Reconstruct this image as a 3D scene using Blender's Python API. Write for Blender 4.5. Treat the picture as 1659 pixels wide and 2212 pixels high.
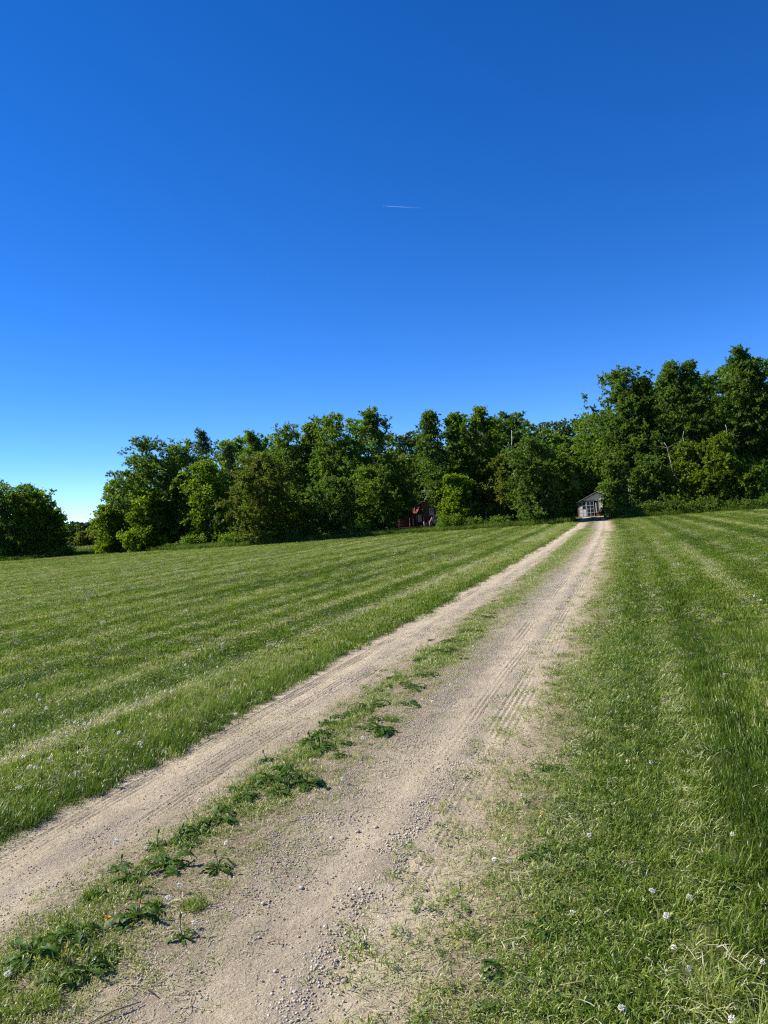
import bpy, math, random
import numpy as np

# ------------------------------------------------------------------ camera, sky, sun, exposure
scene = bpy.context.scene
for o in list(bpy.data.objects):
    bpy.data.objects.remove(o, do_unlink=True)
R = math.radians
cam_data = bpy.data.cameras.new('camera')
cam = bpy.data.objects.new('camera', cam_data)
scene.collection.objects.link(cam)
scene.camera = cam
cam.rotation_mode = 'QUATERNION'
from mathutils import Euler, Matrix, Vector
cam.matrix_world = (Matrix.Translation((0, 0, 1.55)) @ Matrix.Rotation(R(90.48), 4, 'X') @ Matrix.Rotation(R(-4.3), 4, 'Z'))
cam_data.sensor_fit = 'VERTICAL'
cam_data.sensor_height = 36.0
cam_data.sensor_width = 27.0
cam_data.lens = 36.0 * 1661.0 / 2212.0
cam_data.clip_start = 0.05
cam_data.clip_end = 80000.0

SUN_EL, SUN_AZ = 40.0, 283.0            # azimuth clockwise from +Y (straight ahead): from the left, a little ahead
world = bpy.data.worlds.new('World')
scene.world = world
world.use_nodes = True
wn, wl = world.node_tree.nodes, world.node_tree.links
wn.clear()
sky = wn.new('ShaderNodeTexSky')
sky.sky_type = 'NISHITA'
sky.sun_disc = False
sky.sun_elevation = R(SUN_EL)
sky.sun_rotation = R(SUN_AZ)
sky.altitude = 3000.0
sky.air_density = 0.82
sky.dust_density = 0.0
sky.ozone_density = 3.8
hsv = wn.new('ShaderNodeHueSaturation')
hsv.inputs['Saturation'].default_value = 1.295
hsv.inputs['Hue'].default_value = 0.511
bg = wn.new('ShaderNodeBackground')
bg.inputs['Strength'].default_value = 0.128
wo = wn.new('ShaderNodeOutputWorld')
wl.new(sky.outputs[0], hsv.inputs['Color'])
wl.new(hsv.outputs[0], bg.inputs['Color'])
wl.new(bg.outputs[0], wo.inputs['Surface'])

sun_data = bpy.data.lights.new('sun', 'SUN')
sun_data.energy = 5.0
sun_data.angle = R(0.53)
sun_data.color = (1.0, 0.95, 0.86)
sun = bpy.data.objects.new('sun', sun_data)
scene.collection.objects.link(sun)
sd = Vector((math.sin(R(SUN_AZ)) * math.cos(R(SUN_EL)), math.cos(R(SUN_AZ)) * math.cos(R(SUN_EL)), math.sin(R(SUN_EL))))
sun.rotation_euler = (-sd).to_track_quat('-Z', 'Y').to_euler()
sun.location = (-20, 5, 30)

scene.view_settings.view_transform = 'Standard'
scene.view_settings.look = 'None'
scene.view_settings.exposure = 0.78
scene.view_settings.gamma = 1.0
scene.view_settings.use_curve_mapping = False
scene.cycles.max_bounces = 6
scene.cycles.diffuse_bounces = 3
scene.cycles.glossy_bounces = 2
scene.cycles.transmission_bounces = 4
scene.cycles.transparent_max_bounces = 6
scene.cycles.use_denoising = False
scene.cycles.sample_clamp_indirect = 4.0
scene.cycles.filter_width = 1.2

# ------------------------------------------------------------------ measured positions (metres)
ROS = [(-1.116, 3.520, 0.093), (-1.251, 3.418, 0.061), (-1.100, 3.082, 0.082), (-1.286, 2.966, 0.074), (-1.410, 2.832, 0.086), (-1.166, 2.721, 0.062), (-1.231, 2.673, 0.049), (-1.224, 3.762, 0.041), (-1.129, 3.819, 0.058), (-1.062, 3.904, 0.068), (-0.975, 4.031, 0.069), (-1.342, 3.557, 0.032), (-0.955, 4.182, 0.054), (-1.361, 3.276, 0.044), (-0.784, 4.576, 0.087), (-0.700, 4.670, 0.089), (-0.566, 4.501, 0.085), (-0.548, 5.182, 0.087), (-0.629, 5.350, 0.068), (-0.408, 5.008, 0.042), (-0.245, 6.228, 0.117), (-0.138, 5.540, 0.093), (0.096, 6.284, 0.079), (0.142, 6.801, 0.100), (0.067, 7.234, 0.076), (-0.114, 7.764, 0.032), (0.268, 7.308, 0.092), (0.256, 8.050, 0.101), (0.554, 8.401, 0.158), (0.694, 8.981, 0.151), (0.965, 9.728, 0.143), (1.348, 10.915, 0.115), (-0.443, 6.033, 0.089), (-0.529, 5.822, 0.073), (0.846, 4.489, 0.056), (0.556, 3.376, 0.046), (0.674, 3.426, 0.039), (0.786, 3.143, 0.044), (0.471, 2.790, 0.038), (0.586, 2.797, 0.039), (0.281, 2.577, 0.035), (0.546, 2.345, 0.038)]
TUFT = [(-0.896, 3.166, 0.076), (-1.060, 3.164, 0.042), (-1.257, 2.545, 0.083), (-1.363, 3.290, 0.045), (-0.425, 5.704, 0.120), (-0.066, 5.829, 0.073)]
SEED_MID = [(-1.268, 3.732), (-1.443, 3.809), (-0.979, 3.275), (-0.997, 3.168), (-1.161, 2.780), (-1.439, 2.703), (-1.480, 2.756), (-0.849, 2.995), (-0.873, 3.708), (-1.150, 4.309), (-0.260, 5.274), (-0.353, 4.511), (-0.083, 6.407), (0.270, 6.201), (0.467, 6.708), (0.202, 6.277), (-0.077, 6.817), (-0.567, 4.933), (0.912, 8.989), (0.878, 8.609)]
SEED_RIGHT = [(0.360, 3.343), (0.319, 3.283), (0.421, 3.274), (0.770, 3.470), (0.816, 3.462), (0.755, 3.201), (0.908, 2.917), (1.000, 2.917), (1.030, 2.892), (0.959, 2.720), (0.888, 2.736), (0.878, 2.685), (0.865, 2.593), (0.865, 2.491), (0.850, 2.445), (0.853, 2.398), (1.093, 2.442), (1.506, 3.592), (1.407, 3.372), (1.249, 3.215), (0.586, 2.861), (0.269, 2.500), (0.595, 2.271), (0.749, 2.202), (0.880, 2.195), (0.860, 4.564), (1.075, 4.672), (0.589, 4.200), (0.604, 4.017), (1.991, 6.494), (1.299, 4.458), (1.244, 4.342), (1.753, 5.851), (0.861, 4.009), (1.420, 4.399)]
SEED_LEFT = [(-3.815, 7.705), (-3.701, 7.667), (-3.587, 7.700), (-3.179, 6.958), (-3.564, 6.986), (-3.198, 6.396), (-2.604, 6.042), (-2.707, 6.048), (-2.651, 5.404), (-2.436, 5.353), (-2.559, 6.266), (-2.529, 6.307), (-2.421, 6.643), (-2.533, 7.091), (-2.308, 7.082), (-2.088, 6.462), (-2.329, 6.874), (-2.202, 7.310), (-2.137, 7.322), (-2.468, 9.813), (-2.183, 9.146), (-2.687, 9.789), (-2.373, 8.699), (-1.928, 8.368), (-1.586, 7.560), (-1.462, 7.443), (-1.513, 6.397), (-1.327, 6.237), (-1.699, 6.826), (-2.438, 5.146), (-2.492, 5.158), (-2.099, 4.971), (-2.370, 4.776), (-2.239, 6.012), (-2.156, 5.899), (-1.859, 5.509), (-2.541, 7.458), (-3.058, 8.083), (-2.323, 10.188), (-2.268, 10.228)]
YELLOW = [(-1.206, 3.051), (-1.109, 3.138), (-1.079, 2.956), (-1.307, 2.838), (-1.285, 2.835), (-1.270, 2.772), (-0.910, 4.544), (-0.596, 4.719), (-0.112, 6.881), (0.203, 6.838), (0.230, 6.543), (-0.067, 5.454), (0.446, 2.826), (0.604, 2.911), (0.654, 3.731), (0.425, 2.582), (-2.036, 4.541)]
STONE = [(-0.250, 2.591, 0.015), (-0.469, 3.276, 0.014), (-0.613, 3.157, 0.012), (-0.159, 3.855, 0.016), (-0.247, 3.822, 0.016), (-0.375, 3.774, 0.014), (-0.297, 3.554, 0.011), (-0.243, 3.304, 0.011), (-0.027, 3.458, 0.008), (-0.216, 3.232, 0.011), (-0.174, 3.191, 0.011), (-0.423, 3.142, 0.008), (-0.357, 2.683, 0.007), (-0.241, 3.181, 0.009), (-0.206, 3.122, 0.010), (-0.229, 3.036, 0.010), (-0.197, 3.019, 0.009), (-0.249, 2.909, 0.010), (-0.300, 2.956, 0.007), (-0.281, 2.942, 0.007), (-0.253, 3.156, 0.008), (-0.183, 3.234, 0.008), (-0.154, 3.140, 0.008), (-0.045, 3.727, 0.009), (-0.027, 3.533, 0.010), (-0.089, 3.595, 0.009), (0.052, 3.802, 0.011), (0.057, 3.923, 0.011), (0.183, 3.710, 0.008), (-0.005, 3.646, 0.011), (-0.495, 2.677, 0.005), (-0.588, 2.905, 0.006), (-0.480, 2.847, 0.005), (-0.402, 2.748, 0.005), (-0.457, 2.822, 0.006), (-0.218, 3.078, 0.009), (-0.245, 3.102, 0.009), (-0.186, 3.067, 0.008), (-0.128, 3.150, 0.008), (-0.115, 3.188, 0.007), (-0.322, 2.919, 0.006), (-0.260, 2.893, 0.009), (0.048, 3.549, 0.007), (-0.277, 2.582, 0.004)]
TREES = [
    ('big dark bushy tree cut off by the left edge of the picture', -43.44, 84.0, 8.85, 3.79, 0.04, 'bush', 'green', 9000),
    ('dark rounded tree, tallest of the clump left of the field gap', -40.01, 84.0, 8.18, 3.03, 0.04, 'bush', 'green', 9000),
    ('sunlit rounded tree on the gap side of the left clump', -37.96, 85.0, 7.05, 2.46, 0.03, 'bush', 'yellow', 8000),
    ('low drooping tree at the outer end of the left clump, beside the field gap', -36.92, 86.0, 5.09, 1.55, 0.02, 'bush', 'green', 5000),
    ('small rounded olive bush standing alone in the field gap', -64.59, 165.0, 3.40, 2.58, 0.02, 'bush', 'olive', 3500),
    ('pale low bush half hidden behind the first bright trees of the row', -60.60, 165.0, 3.59, 2.38, 0.02, 'bush', 'olive', 2500),
    ('small dull bush in the gap, tight against the left clump', -70.84, 170.0, 3.98, 2.05, 0.02, 'bush', 'olive', 2500),
    ('small bright yellow-green tree, first of the main row beside the field gap', -28.55, 80.0, 5.13, 1.54, 0.02, 'bush', 'yellow', 5500),
    ('slim bright green tree behind the first small tree of the main row', -27.98, 82.0, 7.59, 1.78, 0.03, 'bush', 'yellow', 6000),
    ('bright leafy low tree at the lit corner of the main row', -24.00, 77.0, 6.12, 2.04, 0.02, 'bush', 'yellow', 7500),
    ('tall broad green tree towering over the lit corner of the row', -23.48, 80.0, 11.59, 3.28, 0.10, 'round', 'green', 13000),
    ('green tree with a pale trunk just right of the lit corner tree', -20.25, 79.0, 10.77, 2.66, 0.10, 'round', 'green', 10000),
    ('thin feathery tree poking above the row over the pale-trunked tree', -21.71, 95.0, 14.05, 1.60, 0.35, 'column', 'blue', 4500),
    ('thin ragged tree top showing in a dip of the tree row', -19.01, 97.0, 12.43, 1.40, 0.35, 'column', 'blue', 3500),
    ('yellowish medium tree between the pale-trunked tree and the round olive tree', -17.17, 76.0, 8.41, 2.29, 0.04, 'round', 'yellow', 9500),
    ('round olive-yellow tree bulging forward out of the main row', -10.68, 69.0, 7.75, 3.41, 0.03, 'bush', 'olive', 14000),
    ('dark pointed tree behind the round olive tree', -13.70, 86.0, 12.52, 1.86, 0.15, 'column', 'green', 7000),
    ('dark green full tree behind and right of the round olive tree', -10.23, 84.0, 12.33, 2.33, 0.10, 'round', 'green', 9500),
    ('slender dark tree with a narrow top, left of the peaked tree', -7.79, 83.0, 12.53, 1.80, 0.12, 'column', 'green', 8000),
    ('broad peaked green tree in the middle of the main row', -4.50, 80.0, 12.73, 2.89, 0.08, 'round', 'green', 13000),
    ('light green low tree standing in front of the peaked tree', -4.63, 72.0, 5.57, 2.43, 0.02, 'bush', 'green', 9000),
    ('small leafy tree low between the round olive tree and the peaked tree', -7.51, 71.0, 3.60, 1.62, 0.02, 'bush', 'green', 6000),
    ('tall tree with a wispy double top left of the cabin', -0.81, 80.0, 12.98, 2.60, 0.12, 'column', 'green', 12000),
    ('shady medium tree left of the cabin, under the double-topped tree', -1.25, 75.0, 6.60, 2.26, 0.04, 'round', 'green', 9000),
    ('dark tree overhanging the red porch roof', 1.35, 84.0, 8.24, 2.25, 0.19, 'round', 'green', 9000),
    ('airy aspen right of the cabin, first of the aspen clump', 5.80, 73.0, 11.49, 1.49, 0.20, 'column', 'green', 8000),
    ('tall aspen with a forked top in the middle of the aspen clump', 7.66, 72.0, 10.95, 1.56, 0.18, 'column', 'green', 8500),
    ('tallest aspen of the clump right of the cabin', 9.63, 73.0, 11.38, 1.85, 0.18, 'column', 'green', 9500),
    ('bright leafy sapling hanging over the cabin front', 6.6, 69.0, 4.86, 1.6, 0.03, 'bush', 'yellow', 8500),
    ('leafy aspen behind the white snag', 11.96, 76.0, 10.49, 1.74, 0.15, 'column', 'green', 7500),
    ('full green tree with a flat top left of the shed clearing', 14.14, 77.0, 11.24, 2.32, 0.10, 'round', 'green', 10500),
    ('yellowish rounded tree below the white snag', 11.72, 70.0, 6.35, 2.19, 0.14, 'round', 'olive', 9500),
    ('dark tree shading the edge of the clearing left of the shed', 15.67, 76.0, 7.92, 2.10, 0.12, 'round', 'green', 9500),
    ('dark low tree beside the shaded end of the driveway', 17.44, 80.0, 5.05, 2.12, 0.06, 'round', 'green', 8000),
    ('dark leafy tree closing the main row beside the driveway', 14.6, 68.5, 6.6, 2.10, 0.03, 'bush', 'green', 8500),
    ('dark tree with low boughs at the foot of the shaded driveway', 13.0, 65.4, 7.2, 1.9, 0.03, 'bush', 'green', 7500),
    ('dark rounded tree left of the shaded driveway, before the shed', 17.0, 74.0, 6.3, 1.7, 0.03, 'bush', 'green', 6500),
    ('leaning aspen at the corner of the right wood, beside the shed', 22.3, 70.0, 10.90, 1.5, 0.10, 'column', 'green', 9500),
    ('aspen with a broad ragged crown above the shed corner', 23.08, 72.0, 13.61, 2.25, 0.22, 'round', 'green', 12000),
    ('narrow aspen just right of the broad ragged crown', 24.87, 71.0, 12.60, 1.54, 0.22, 'column', 'green', 9000),
    ('aspen with a pale leaning trunk in the right wood', 25.79, 69.0, 13.33, 1.83, 0.24, 'column', 'green', 11000),
    ('aspen with bare grey twigs near its top in the right wood', 27.56, 68.0, 13.33, 1.56, 0.26, 'column', 'green', 9500),
    ('tallest pointed tree of the right wood', 30.02, 67.0, 13.7, 1.7, 0.22, 'column', 'green', 13000),
    ('dark broad tree at the right edge of the picture', 32.08, 66.0, 12.86, 1.91, 0.16, 'round', 'green', 13000),
    ('dark tree cut off by the right edge of the picture', 34.11, 65.0, 12.70, 2.03, 0.12, 'round', 'green', 11000),
    ('low leafy sapling hiding the right side of the shed', 19.95, 66.0, 4.87, 1.05, 0.03, 'bush', 'green', 5000),
    ('young maple-like sapling under the pale leaning trunk', 22.97, 66.0, 5.18, 1.51, 0.04, 'round', 'green', 7000),
    ('bright sapling under the twiggy aspen', 25.79, 65.0, 5.87, 1.57, 0.06, 'round', 'warm', 7500),
    ('leafy young tree under the tallest pointed tree', 27.87, 63.0, 6.28, 1.59, 0.06, 'round', 'green', 8500),
    ('low spreading sapling near the right edge of the wood', 29.75, 62.0, 3.42, 1.42, 0.05, 'round', 'warm', 7000),
]
BACK_TREES = [(-22.5, 105.0, 13.98, 2.53), (-18.4, 102.0, 13.68, 2.33), (-14.7, 104.0, 13.92, 2.50), (-8.5, 105.0, 15.14, 2.53), (-3.7, 104.0, 15.29, 2.50), (1.8, 118.0, 14.20, 2.70), (4.4, 120.0, 14.66, 2.60), (6.9, 120.0, 14.32, 2.60), (2.1, 104.0, 9.84, 2.82), (9.7, 100.0, 13.76, 2.41), (14.5, 100.0, 13.40, 2.53), (20.6, 105.0, 13.15, 2.53), (24.4, 112.0, 13.61, 2.43), (27.1, 114.0, 13.79, 2.47), (28.8, 112.0, 13.89, 2.43), (29.9, 108.0, 14.14, 2.47), (24.4, 100.0, 9.35, 2.41), (22.3, 98.0, 7.83, 2.36), (26.8, 99.0, 10.26, 2.38), (29.1, 98.0, 13.53, 2.48), (30.7, 92.0, 15.04, 2.33), (33.5, 92.0, 15.11, 2.33), (35.5, 90.0, 15.42, 2.28), (38.2, 90.0, 16.03, 2.28), (40.9, 88.0, 15.98, 2.23), (43.0, 86.0, 15.68, 2.17), (44.6, 84.0, 15.41, 2.28), (28.1, 78.0, 10.72, 2.11), (31.9, 76.0, 10.59, 2.06), (34.7, 74.0, 10.09, 2.00), (27.1, 84.0, 10.64, 2.02), (-26.9, 100.0, 11.69, 2.71), (-29.9, 100.0, 11.01, 2.41), (-11.0, 103.0, 12.2, 2.66), (-6.1, 102.0, 12.3, 2.60), (-31.8, 98.0, 9.23, 2.12), (15.5, 98.0, 9.43, 2.55), (11.3, 97.0, 9.56, 2.49), (-50.1, 98.0, 9.13, 3.25), (-45.4, 98.0, 8.37, 2.66)]
FAR_TREES = [(-105.2, 250.0, 8.21, 2.41), (-104.6, 255.0, 7.53, 2.15), (-99.8, 250.0, 7.81, 2.41), (-101.0, 260.0, 7.38, 2.35), (-94.6, 250.0, 7.56, 2.41), (-91.7, 250.0, 7.80, 2.41), (-90.4, 255.0, 8.31, 2.76)]

# ------------------------------------------------------------------ helpers
COL = scene.collection

def tag(o, label=None, cat=None, group=None, kind=None):
    if label: o['label'] = label
    if cat: o['category'] = cat
    if group: o['group'] = group
    if kind: o['kind'] = kind
    return o

def empty(name, loc=(0, 0, 0), rz=0.0):
    o = bpy.data.objects.new(name, None)
    o.empty_display_size = 0.1
    o.location = loc
    o.rotation_euler = (0, 0, rz)
    COL.objects.link(o)
    return o

def np_mesh(name, verts, faces, mat=None, attrs=None, smooth=False):
    """faces: (n,3) or (n,4) int array"""
    verts = np.ascontiguousarray(verts, dtype=np.float32).reshape(-1, 3)
    faces = np.ascontiguousarray(faces, dtype=np.int32)
    k = faces.shape[1]
    me = bpy.data.meshes.new(name)
    me.vertices.add(len(verts))
    me.vertices.foreach_set('co', verts.ravel())
    me.loops.add(faces.size)
    me.loops.foreach_set('vertex_index', faces.ravel())
    me.polygons.add(len(faces))
    me.polygons.foreach_set('loop_start', np.arange(0, faces.size, k, dtype=np.int32))
    me.polygons.foreach_set('loop_total', np.full(len(faces), k, dtype=np.int32))
    if smooth:
        me.polygons.foreach_set('use_smooth', np.ones(len(faces), dtype=bool))
    me.update(calc_edges=True)
    if attrs:
        for an, av in attrs.items():
            a = me.attributes.new(an, 'FLOAT', 'POINT')
            a.data.foreach_set('value', np.ascontiguousarray(av, dtype=np.float32))
    if mat: me.materials.append(mat)
    return me

def link(name, me, parent=None, loc=None):
    o = bpy.data.objects.new(name, me)
    COL.objects.link(o)
    if parent: o.parent = parent
    if loc is not None: o.location = loc
    return o

class MB:
    """collects polygons into one mesh"""
    def __init__(self): self.v, self.f = [], []
    def poly(self, pts):
        i = len(self.v); self.v += [tuple(p) for p in pts]; self.f.append(tuple(range(i, i + len(pts)))); return self
    def box(self, x0, x1, y0, y1, z0, z1):
        i = len(self.v)
        self.v += [(x0,y0,z0),(x1,y0,z0),(x1,y1,z0),(x0,y1,z0),(x0,y0,z1),(x1,y0,z1),(x1,y1,z1),(x0,y1,z1)]
        for q in ((0,3,2,1),(4,5,6,7),(0,1,5,4),(1,2,6,5),(2,3,7,6),(3,0,4,7)): self.f.append(tuple(i+k for k in q))
        return self
    def bar(self, a, b, w, h=None, up=(0, 0, 1)):
        a, b = Vector(a), Vector(b); h = h or w
        d = (b - a).normalized(); u = Vector(up)
        s = d.cross(u)
        if s.length < 1e-4: s = d.cross(Vector((1, 0, 0)))
        s.normalize(); u = s.cross(d)
        i = len(self.v)
        for p in (a, b):
            for (p1, p2) in ((-1,-1),(1,-1),(1,1),(-1,1)): self.v.append(tuple(p + s * (p1 * w / 2) + u * (p2 * h / 2)))
        for q in ((0,1,2,3),(7,6,5,4),(0,4,5,1),(1,5,6,2),(2,6,7,3),(3,7,4,0)): self.f.append(tuple(i+k for k in q))
        return self
    def tube(self, pts, rads, n=6):
        i0 = len(self.v); m = len(pts)
        for k, p in enumerate(pts):
            p = Vector(p)
            d = (Vector(pts[min(k+1, m-1)]) - Vector(pts[max(k-1, 0)])).normalized()
            s = d.cross(Vector((0.31, 0.95, 0.05)))
            if s.length < 1e-3: s = d.cross(Vector((1, 0, 0)))
            s.normalize(); u = s.cross(d)
            for j in range(n):
                a = 2 * math.pi * j / n
                self.v.append(tuple(p + (s * math.cos(a) + u * math.sin(a)) * rads[k]))
        for k in range(m - 1):
            for j in range(n):
                a = i0 + k*n + j; b = i0 + k*n + (j+1) % n
                self.f.append((a, b, b + n, a + n))
        self.f.append(tuple(i0 + j for j in reversed(range(n))))
        self.f.append(tuple(i0 + (m-1)*n + j for j in range(n)))
        return self
    def mesh(self, name, mat, smooth=False):
        me = bpy.data.meshes.new(name)
        me.from_pydata(self.v, [], self.f); me.update()
        if smooth:
            for p in me.polygons: p.use_smooth = True
        if mat: me.materials.append(mat)
        return me
    def build(self, name, mat, parent=None, loc=None, smooth=False):
        return link(name, self.mesh(name, mat, smooth), parent, loc)

# 2-D value noise
def _hash(ix, iy, seed):
    h = (ix.astype(np.int64) * 374761393 + iy.astype(np.int64) * 668265263 + seed * 974634541) & 0x7fffffff
    h = ((h ^ (h >> 13)) * 1274126177) & 0x7fffffff
    h = h ^ (h >> 16)
    return (h & 0xffff) / 65535.0

def vnoise(x, y, seed=0):
    x = np.asarray(x, float); y = np.asarray(y, float)
    ix = np.floor(x); iy = np.floor(y); fx = x - ix; fy = y - iy
    fx = fx*fx*(3-2*fx); fy = fy*fy*(3-2*fy)
    a = _hash(ix, iy, seed); b = _hash(ix+1, iy, seed); c = _hash(ix, iy+1, seed); d = _hash(ix+1, iy+1, seed)
    return (a*(1-fx)+b*fx)*(1-fy) + (c*(1-fx)+d*fx)*fy

def fbm(x, y, seed=0, octv=4):
    s = 0; a = 0.5; t = 0
    for k in range(octv):
        s = s + a * vnoise(np.asarray(x)*2**k, np.asarray(y)*2**k, seed + k*17); t += a; a *= 0.5
    return s / t

def sstep(a, b, x):
    t = np.clip((np.asarray(x, float) - a) / (b - a), 0, 1); return t*t*(3-2*t)

# ------------------------------------------------------------------ materials
def new_mat(name):
    m = bpy.data.materials.new(name); m.use_nodes = True
    nt = m.node_tree; nt.nodes.clear()
    out = nt.nodes.new('ShaderNodeOutputMaterial')
    return m, nt, out

def ramp(nt, stops):
    r = nt.nodes.new('ShaderNodeValToRGB')
    el = r.color_ramp.elements
    el[0].position, el[0].color = stops[0][0], (*stops[0][1], 1)
    el[1].position, el[1].color = stops[-1][0], (*stops[-1][1], 1)
    for p, c in stops[1:-1]:
        e = el.new(p); e.color = (*c, 1)
    return r

def simple_mat(name, color, rough=0.7, var=0.25, scale=8.0, bump=0.0, bscale=60.0, metal=0.0, stretch=(1, 1, 1), spec=0.3):
    m, nt, out = new_mat(name); L = nt.links
    tc = nt.nodes.new('ShaderNodeTexCoord'); mp = nt.nodes.new('ShaderNodeMapping'); mp.inputs['Scale'].default_value = stretch
    L.new(tc.outputs['Object'], mp.inputs['Vector'])
    nz = nt.nodes.new('ShaderNodeTexNoise'); nz.inputs['Scale'].default_value = scale; nz.inputs['Detail'].default_value = 6
    L.new(mp.outputs[0], nz.inputs['Vector'])
    lo = tuple(c * (1 - var) for c in color); hi = tuple(min(1, c * (1 + var)) for c in color)
    r = ramp(nt, [(0.3, lo), (0.7, hi)]); L.new(nz.outputs['Fac'], r.inputs[0])
    p = nt.nodes.new('ShaderNodeBsdfPrincipled')
    p.inputs['Roughness'].default_value = rough; p.inputs['Metallic'].default_value = metal
    p.inputs['Specular IOR Level'].default_value = spec
    L.new(r.outputs[0], p.inputs['Base Color'])
    if bump > 0:
        n2 = nt.nodes.new('ShaderNodeTexNoise'); n2.inputs['Scale'].default_value = bscale; n2.inputs['Detail'].default_value = 4
        L.new(mp.outputs[0], n2.inputs['Vector'])
        b = nt.nodes.new('ShaderNodeBump'); b.inputs['Strength'].default_value = bump; b.inputs['Distance'].default_value = 0.02
        L.new(n2.outputs['Fac'], b.inputs['Height']); L.new(b.outputs[0], p.inputs['Normal'])
    L.new(p.outputs[0], out.inputs['Surface'])
    return m

def leaf_mat(name, stops, attr, atype, trans=0.35, rough=0.5, spec=0.35, tboost=1.5):
    """thin leaf: reflection plus light passing through; colour from an attribute 0..1"""
    m, nt, out = new_mat(name); L = nt.links
    a = nt.nodes.new('ShaderNodeAttribute'); a.attribute_type = atype; a.attribute_name = attr
    r = ramp(nt, stops); L.new(a.outputs['Fac'], r.inputs[0])
    p = nt.nodes.new('ShaderNodeBsdfPrincipled'); p.inputs['Roughness'].default_value = rough
    p.inputs['Specular IOR Level'].default_value = spec
    L.new(r.outputs[0], p.inputs['Base Color'])
    t = nt.nodes.new('ShaderNodeBsdfTranslucent')
    g = nt.nodes.new('ShaderNodeMix'); g.data_type = 'RGBA'; g.blend_type = 'MULTIPLY'; g.inputs[0].default_value = 1.0
    L.new(r.outputs[0], g.inputs[6]); g.inputs[7].default_value = (tboost*1.05, tboost*1.1, tboost*0.6, 1)
    L.new(g.outputs[2], t.inputs['Color'])
    mx = nt.nodes.new('ShaderNodeMixShader'); mx.inputs[0].default_value = trans
    L.new(p.outputs[0], mx.inputs[1]); L.new(t.outputs[0], mx.inputs[2]); L.new(mx.outputs[0], out.inputs['Surface'])
    return m

M = {}
GR = [(0.0, (0.056, 0.104, 0.007)), (0.28, (0.140, 0.208, 0.016)), (0.52, (0.240, 0.292, 0.048)), (0.76, (0.375, 0.385, 0.145)), (1.0, (0.55, 0.50, 0.30))]
M['grass'] = leaf_mat('grass_blades', GR, 'tint', 'INSTANCER', 0.27, 0.40, 0.34)
M['grass_far'] = leaf_mat('grass_blades_far', GR, 'tint', 'INSTANCER', 0.34, 0.55, 0.12)
M['straw'] = leaf_mat('dry_clippings', [(0.0, (0.12, 0.16, 0.04)), (0.4, (0.34, 0.33, 0.17)), (1.0, (0.60, 0.54, 0.38))], 'tint', 'INSTANCER', 0.2, 0.6, 0.3)
M['tall'] = leaf_mat('tall_grass_blades', [(0.0, (0.05, 0.10, 0.008)), (0.6, (0.12, 0.175, 0.02)), (1.0, (0.32, 0.30, 0.12))], 'tint', 'INSTANCER', 0.35, 0.5, 0.2)
M['clover'] = leaf_mat('clover_leaves', [(0.0, (0.045, 0.10, 0.008)), (1.0, (0.15, 0.21, 0.04))], 'tint', 'INSTANCER', 0.3, 0.5, 0.2)
M['rosette'] = leaf_mat('dandelion_leaf', [(0.0, (0.026, 0.070, 0.006)), (1.0, (0.075, 0.14, 0.016))], 'shade', 'GEOMETRY', 0.30, 0.5, 0.15)
M['leaf_green'] = leaf_mat('leaves_green', [(0.0, (0.060, 0.108, 0.010)), (0.5, (0.105, 0.170, 0.018)), (1.0, (0.155, 0.230, 0.030))], 'shade', 'GEOMETRY', 0.46, 0.5, 0.12, 1.9)
M['leaf_yellow'] = leaf_mat('leaves_yellow_green', [(0.0, (0.075, 0.125, 0.005)), (0.5, (0.140, 0.205, 0.010)), (1.0, (0.20, 0.27, 0.020))], 'shade', 'GEOMETRY', 0.48, 0.5, 0.12, 1.9)
M['leaf_olive'] = leaf_mat('leaves_olive', [(0.0, (0.075, 0.105, 0.008)), (0.5, (0.125, 0.155, 0.014)), (1.0, (0.19, 0.21, 0.030))], 'shade', 'GEOMETRY', 0.38, 0.5, 0.15)
M['leaf_blue'] = leaf_mat('leaves_grey_green', [(0.0, (0.045, 0.080, 0.018)), (0.5, (0.078, 0.125, 0.030)), (1.0, (0.12, 0.17, 0.048))], 'shade', 'GEOMETRY', 0.3, 0.5, 0.15)
M['leaf_warm'] = leaf_mat('leaves_warm_green', [(0.0, (0.070, 0.108, 0.008)), (0.5, (0.120, 0.172, 0.015)), (1.0, (0.175, 0.235, 0.028))], 'shade', 'GEOMETRY', 0.46, 0.5, 0.12, 1.9)
M['leaf_cool'] = leaf_mat('leaves_cool_green', [(0.0, (0.052, 0.098, 0.011)), (0.5, (0.094, 0.156, 0.020)), (1.0, (0.140, 0.212, 0.034))], 'shade', 'GEOMETRY', 0.42, 0.5, 0.16, 1.7)
M['bark_pale'] = simple_mat('pale_aspen_bark', (0.42, 0.40, 0.34), 0.85, 0.45, 3.0, 0.4, 20, stretch=(1, 1, 0.5))
M['bark'] = simple_mat('grey_brown_bark', (0.16, 0.13, 0.10), 0.9, 0.4, 4.0, 0.5, 20, stretch=(1, 1, 0.3))
M['deadwood'] = simple_mat('bleached_dead_wood', (0.60, 0.58, 0.54), 0.8, 0.2, 3.0)

# ------------------------------------------------------------------ the driveway line
_pc = np.polyfit([-5, 0, 3, 6, 10, 20, 50, 88, 100], [-3.75, -2.1, -1.12, -0.13, 1.17, 4.35, 13.35, 24.0, 27.3], 3)
_pd = np.polyder(_pc)
def road_x(y): return np.polyval(_pc, y)
def road_s(x, y):
    k = np.polyval(_pd, y); return (np.asarray(x) - road_x(y)) / np.sqrt(1 + k*k)
def road_pt(s, y):
    """point at lateral offset s from the centre line at (about) forward distance y"""
    k = np.polyval(_pd, y); n = np.sqrt(1 + k*k)
    return road_x(y) + s / n, y - s * k / n

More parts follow.
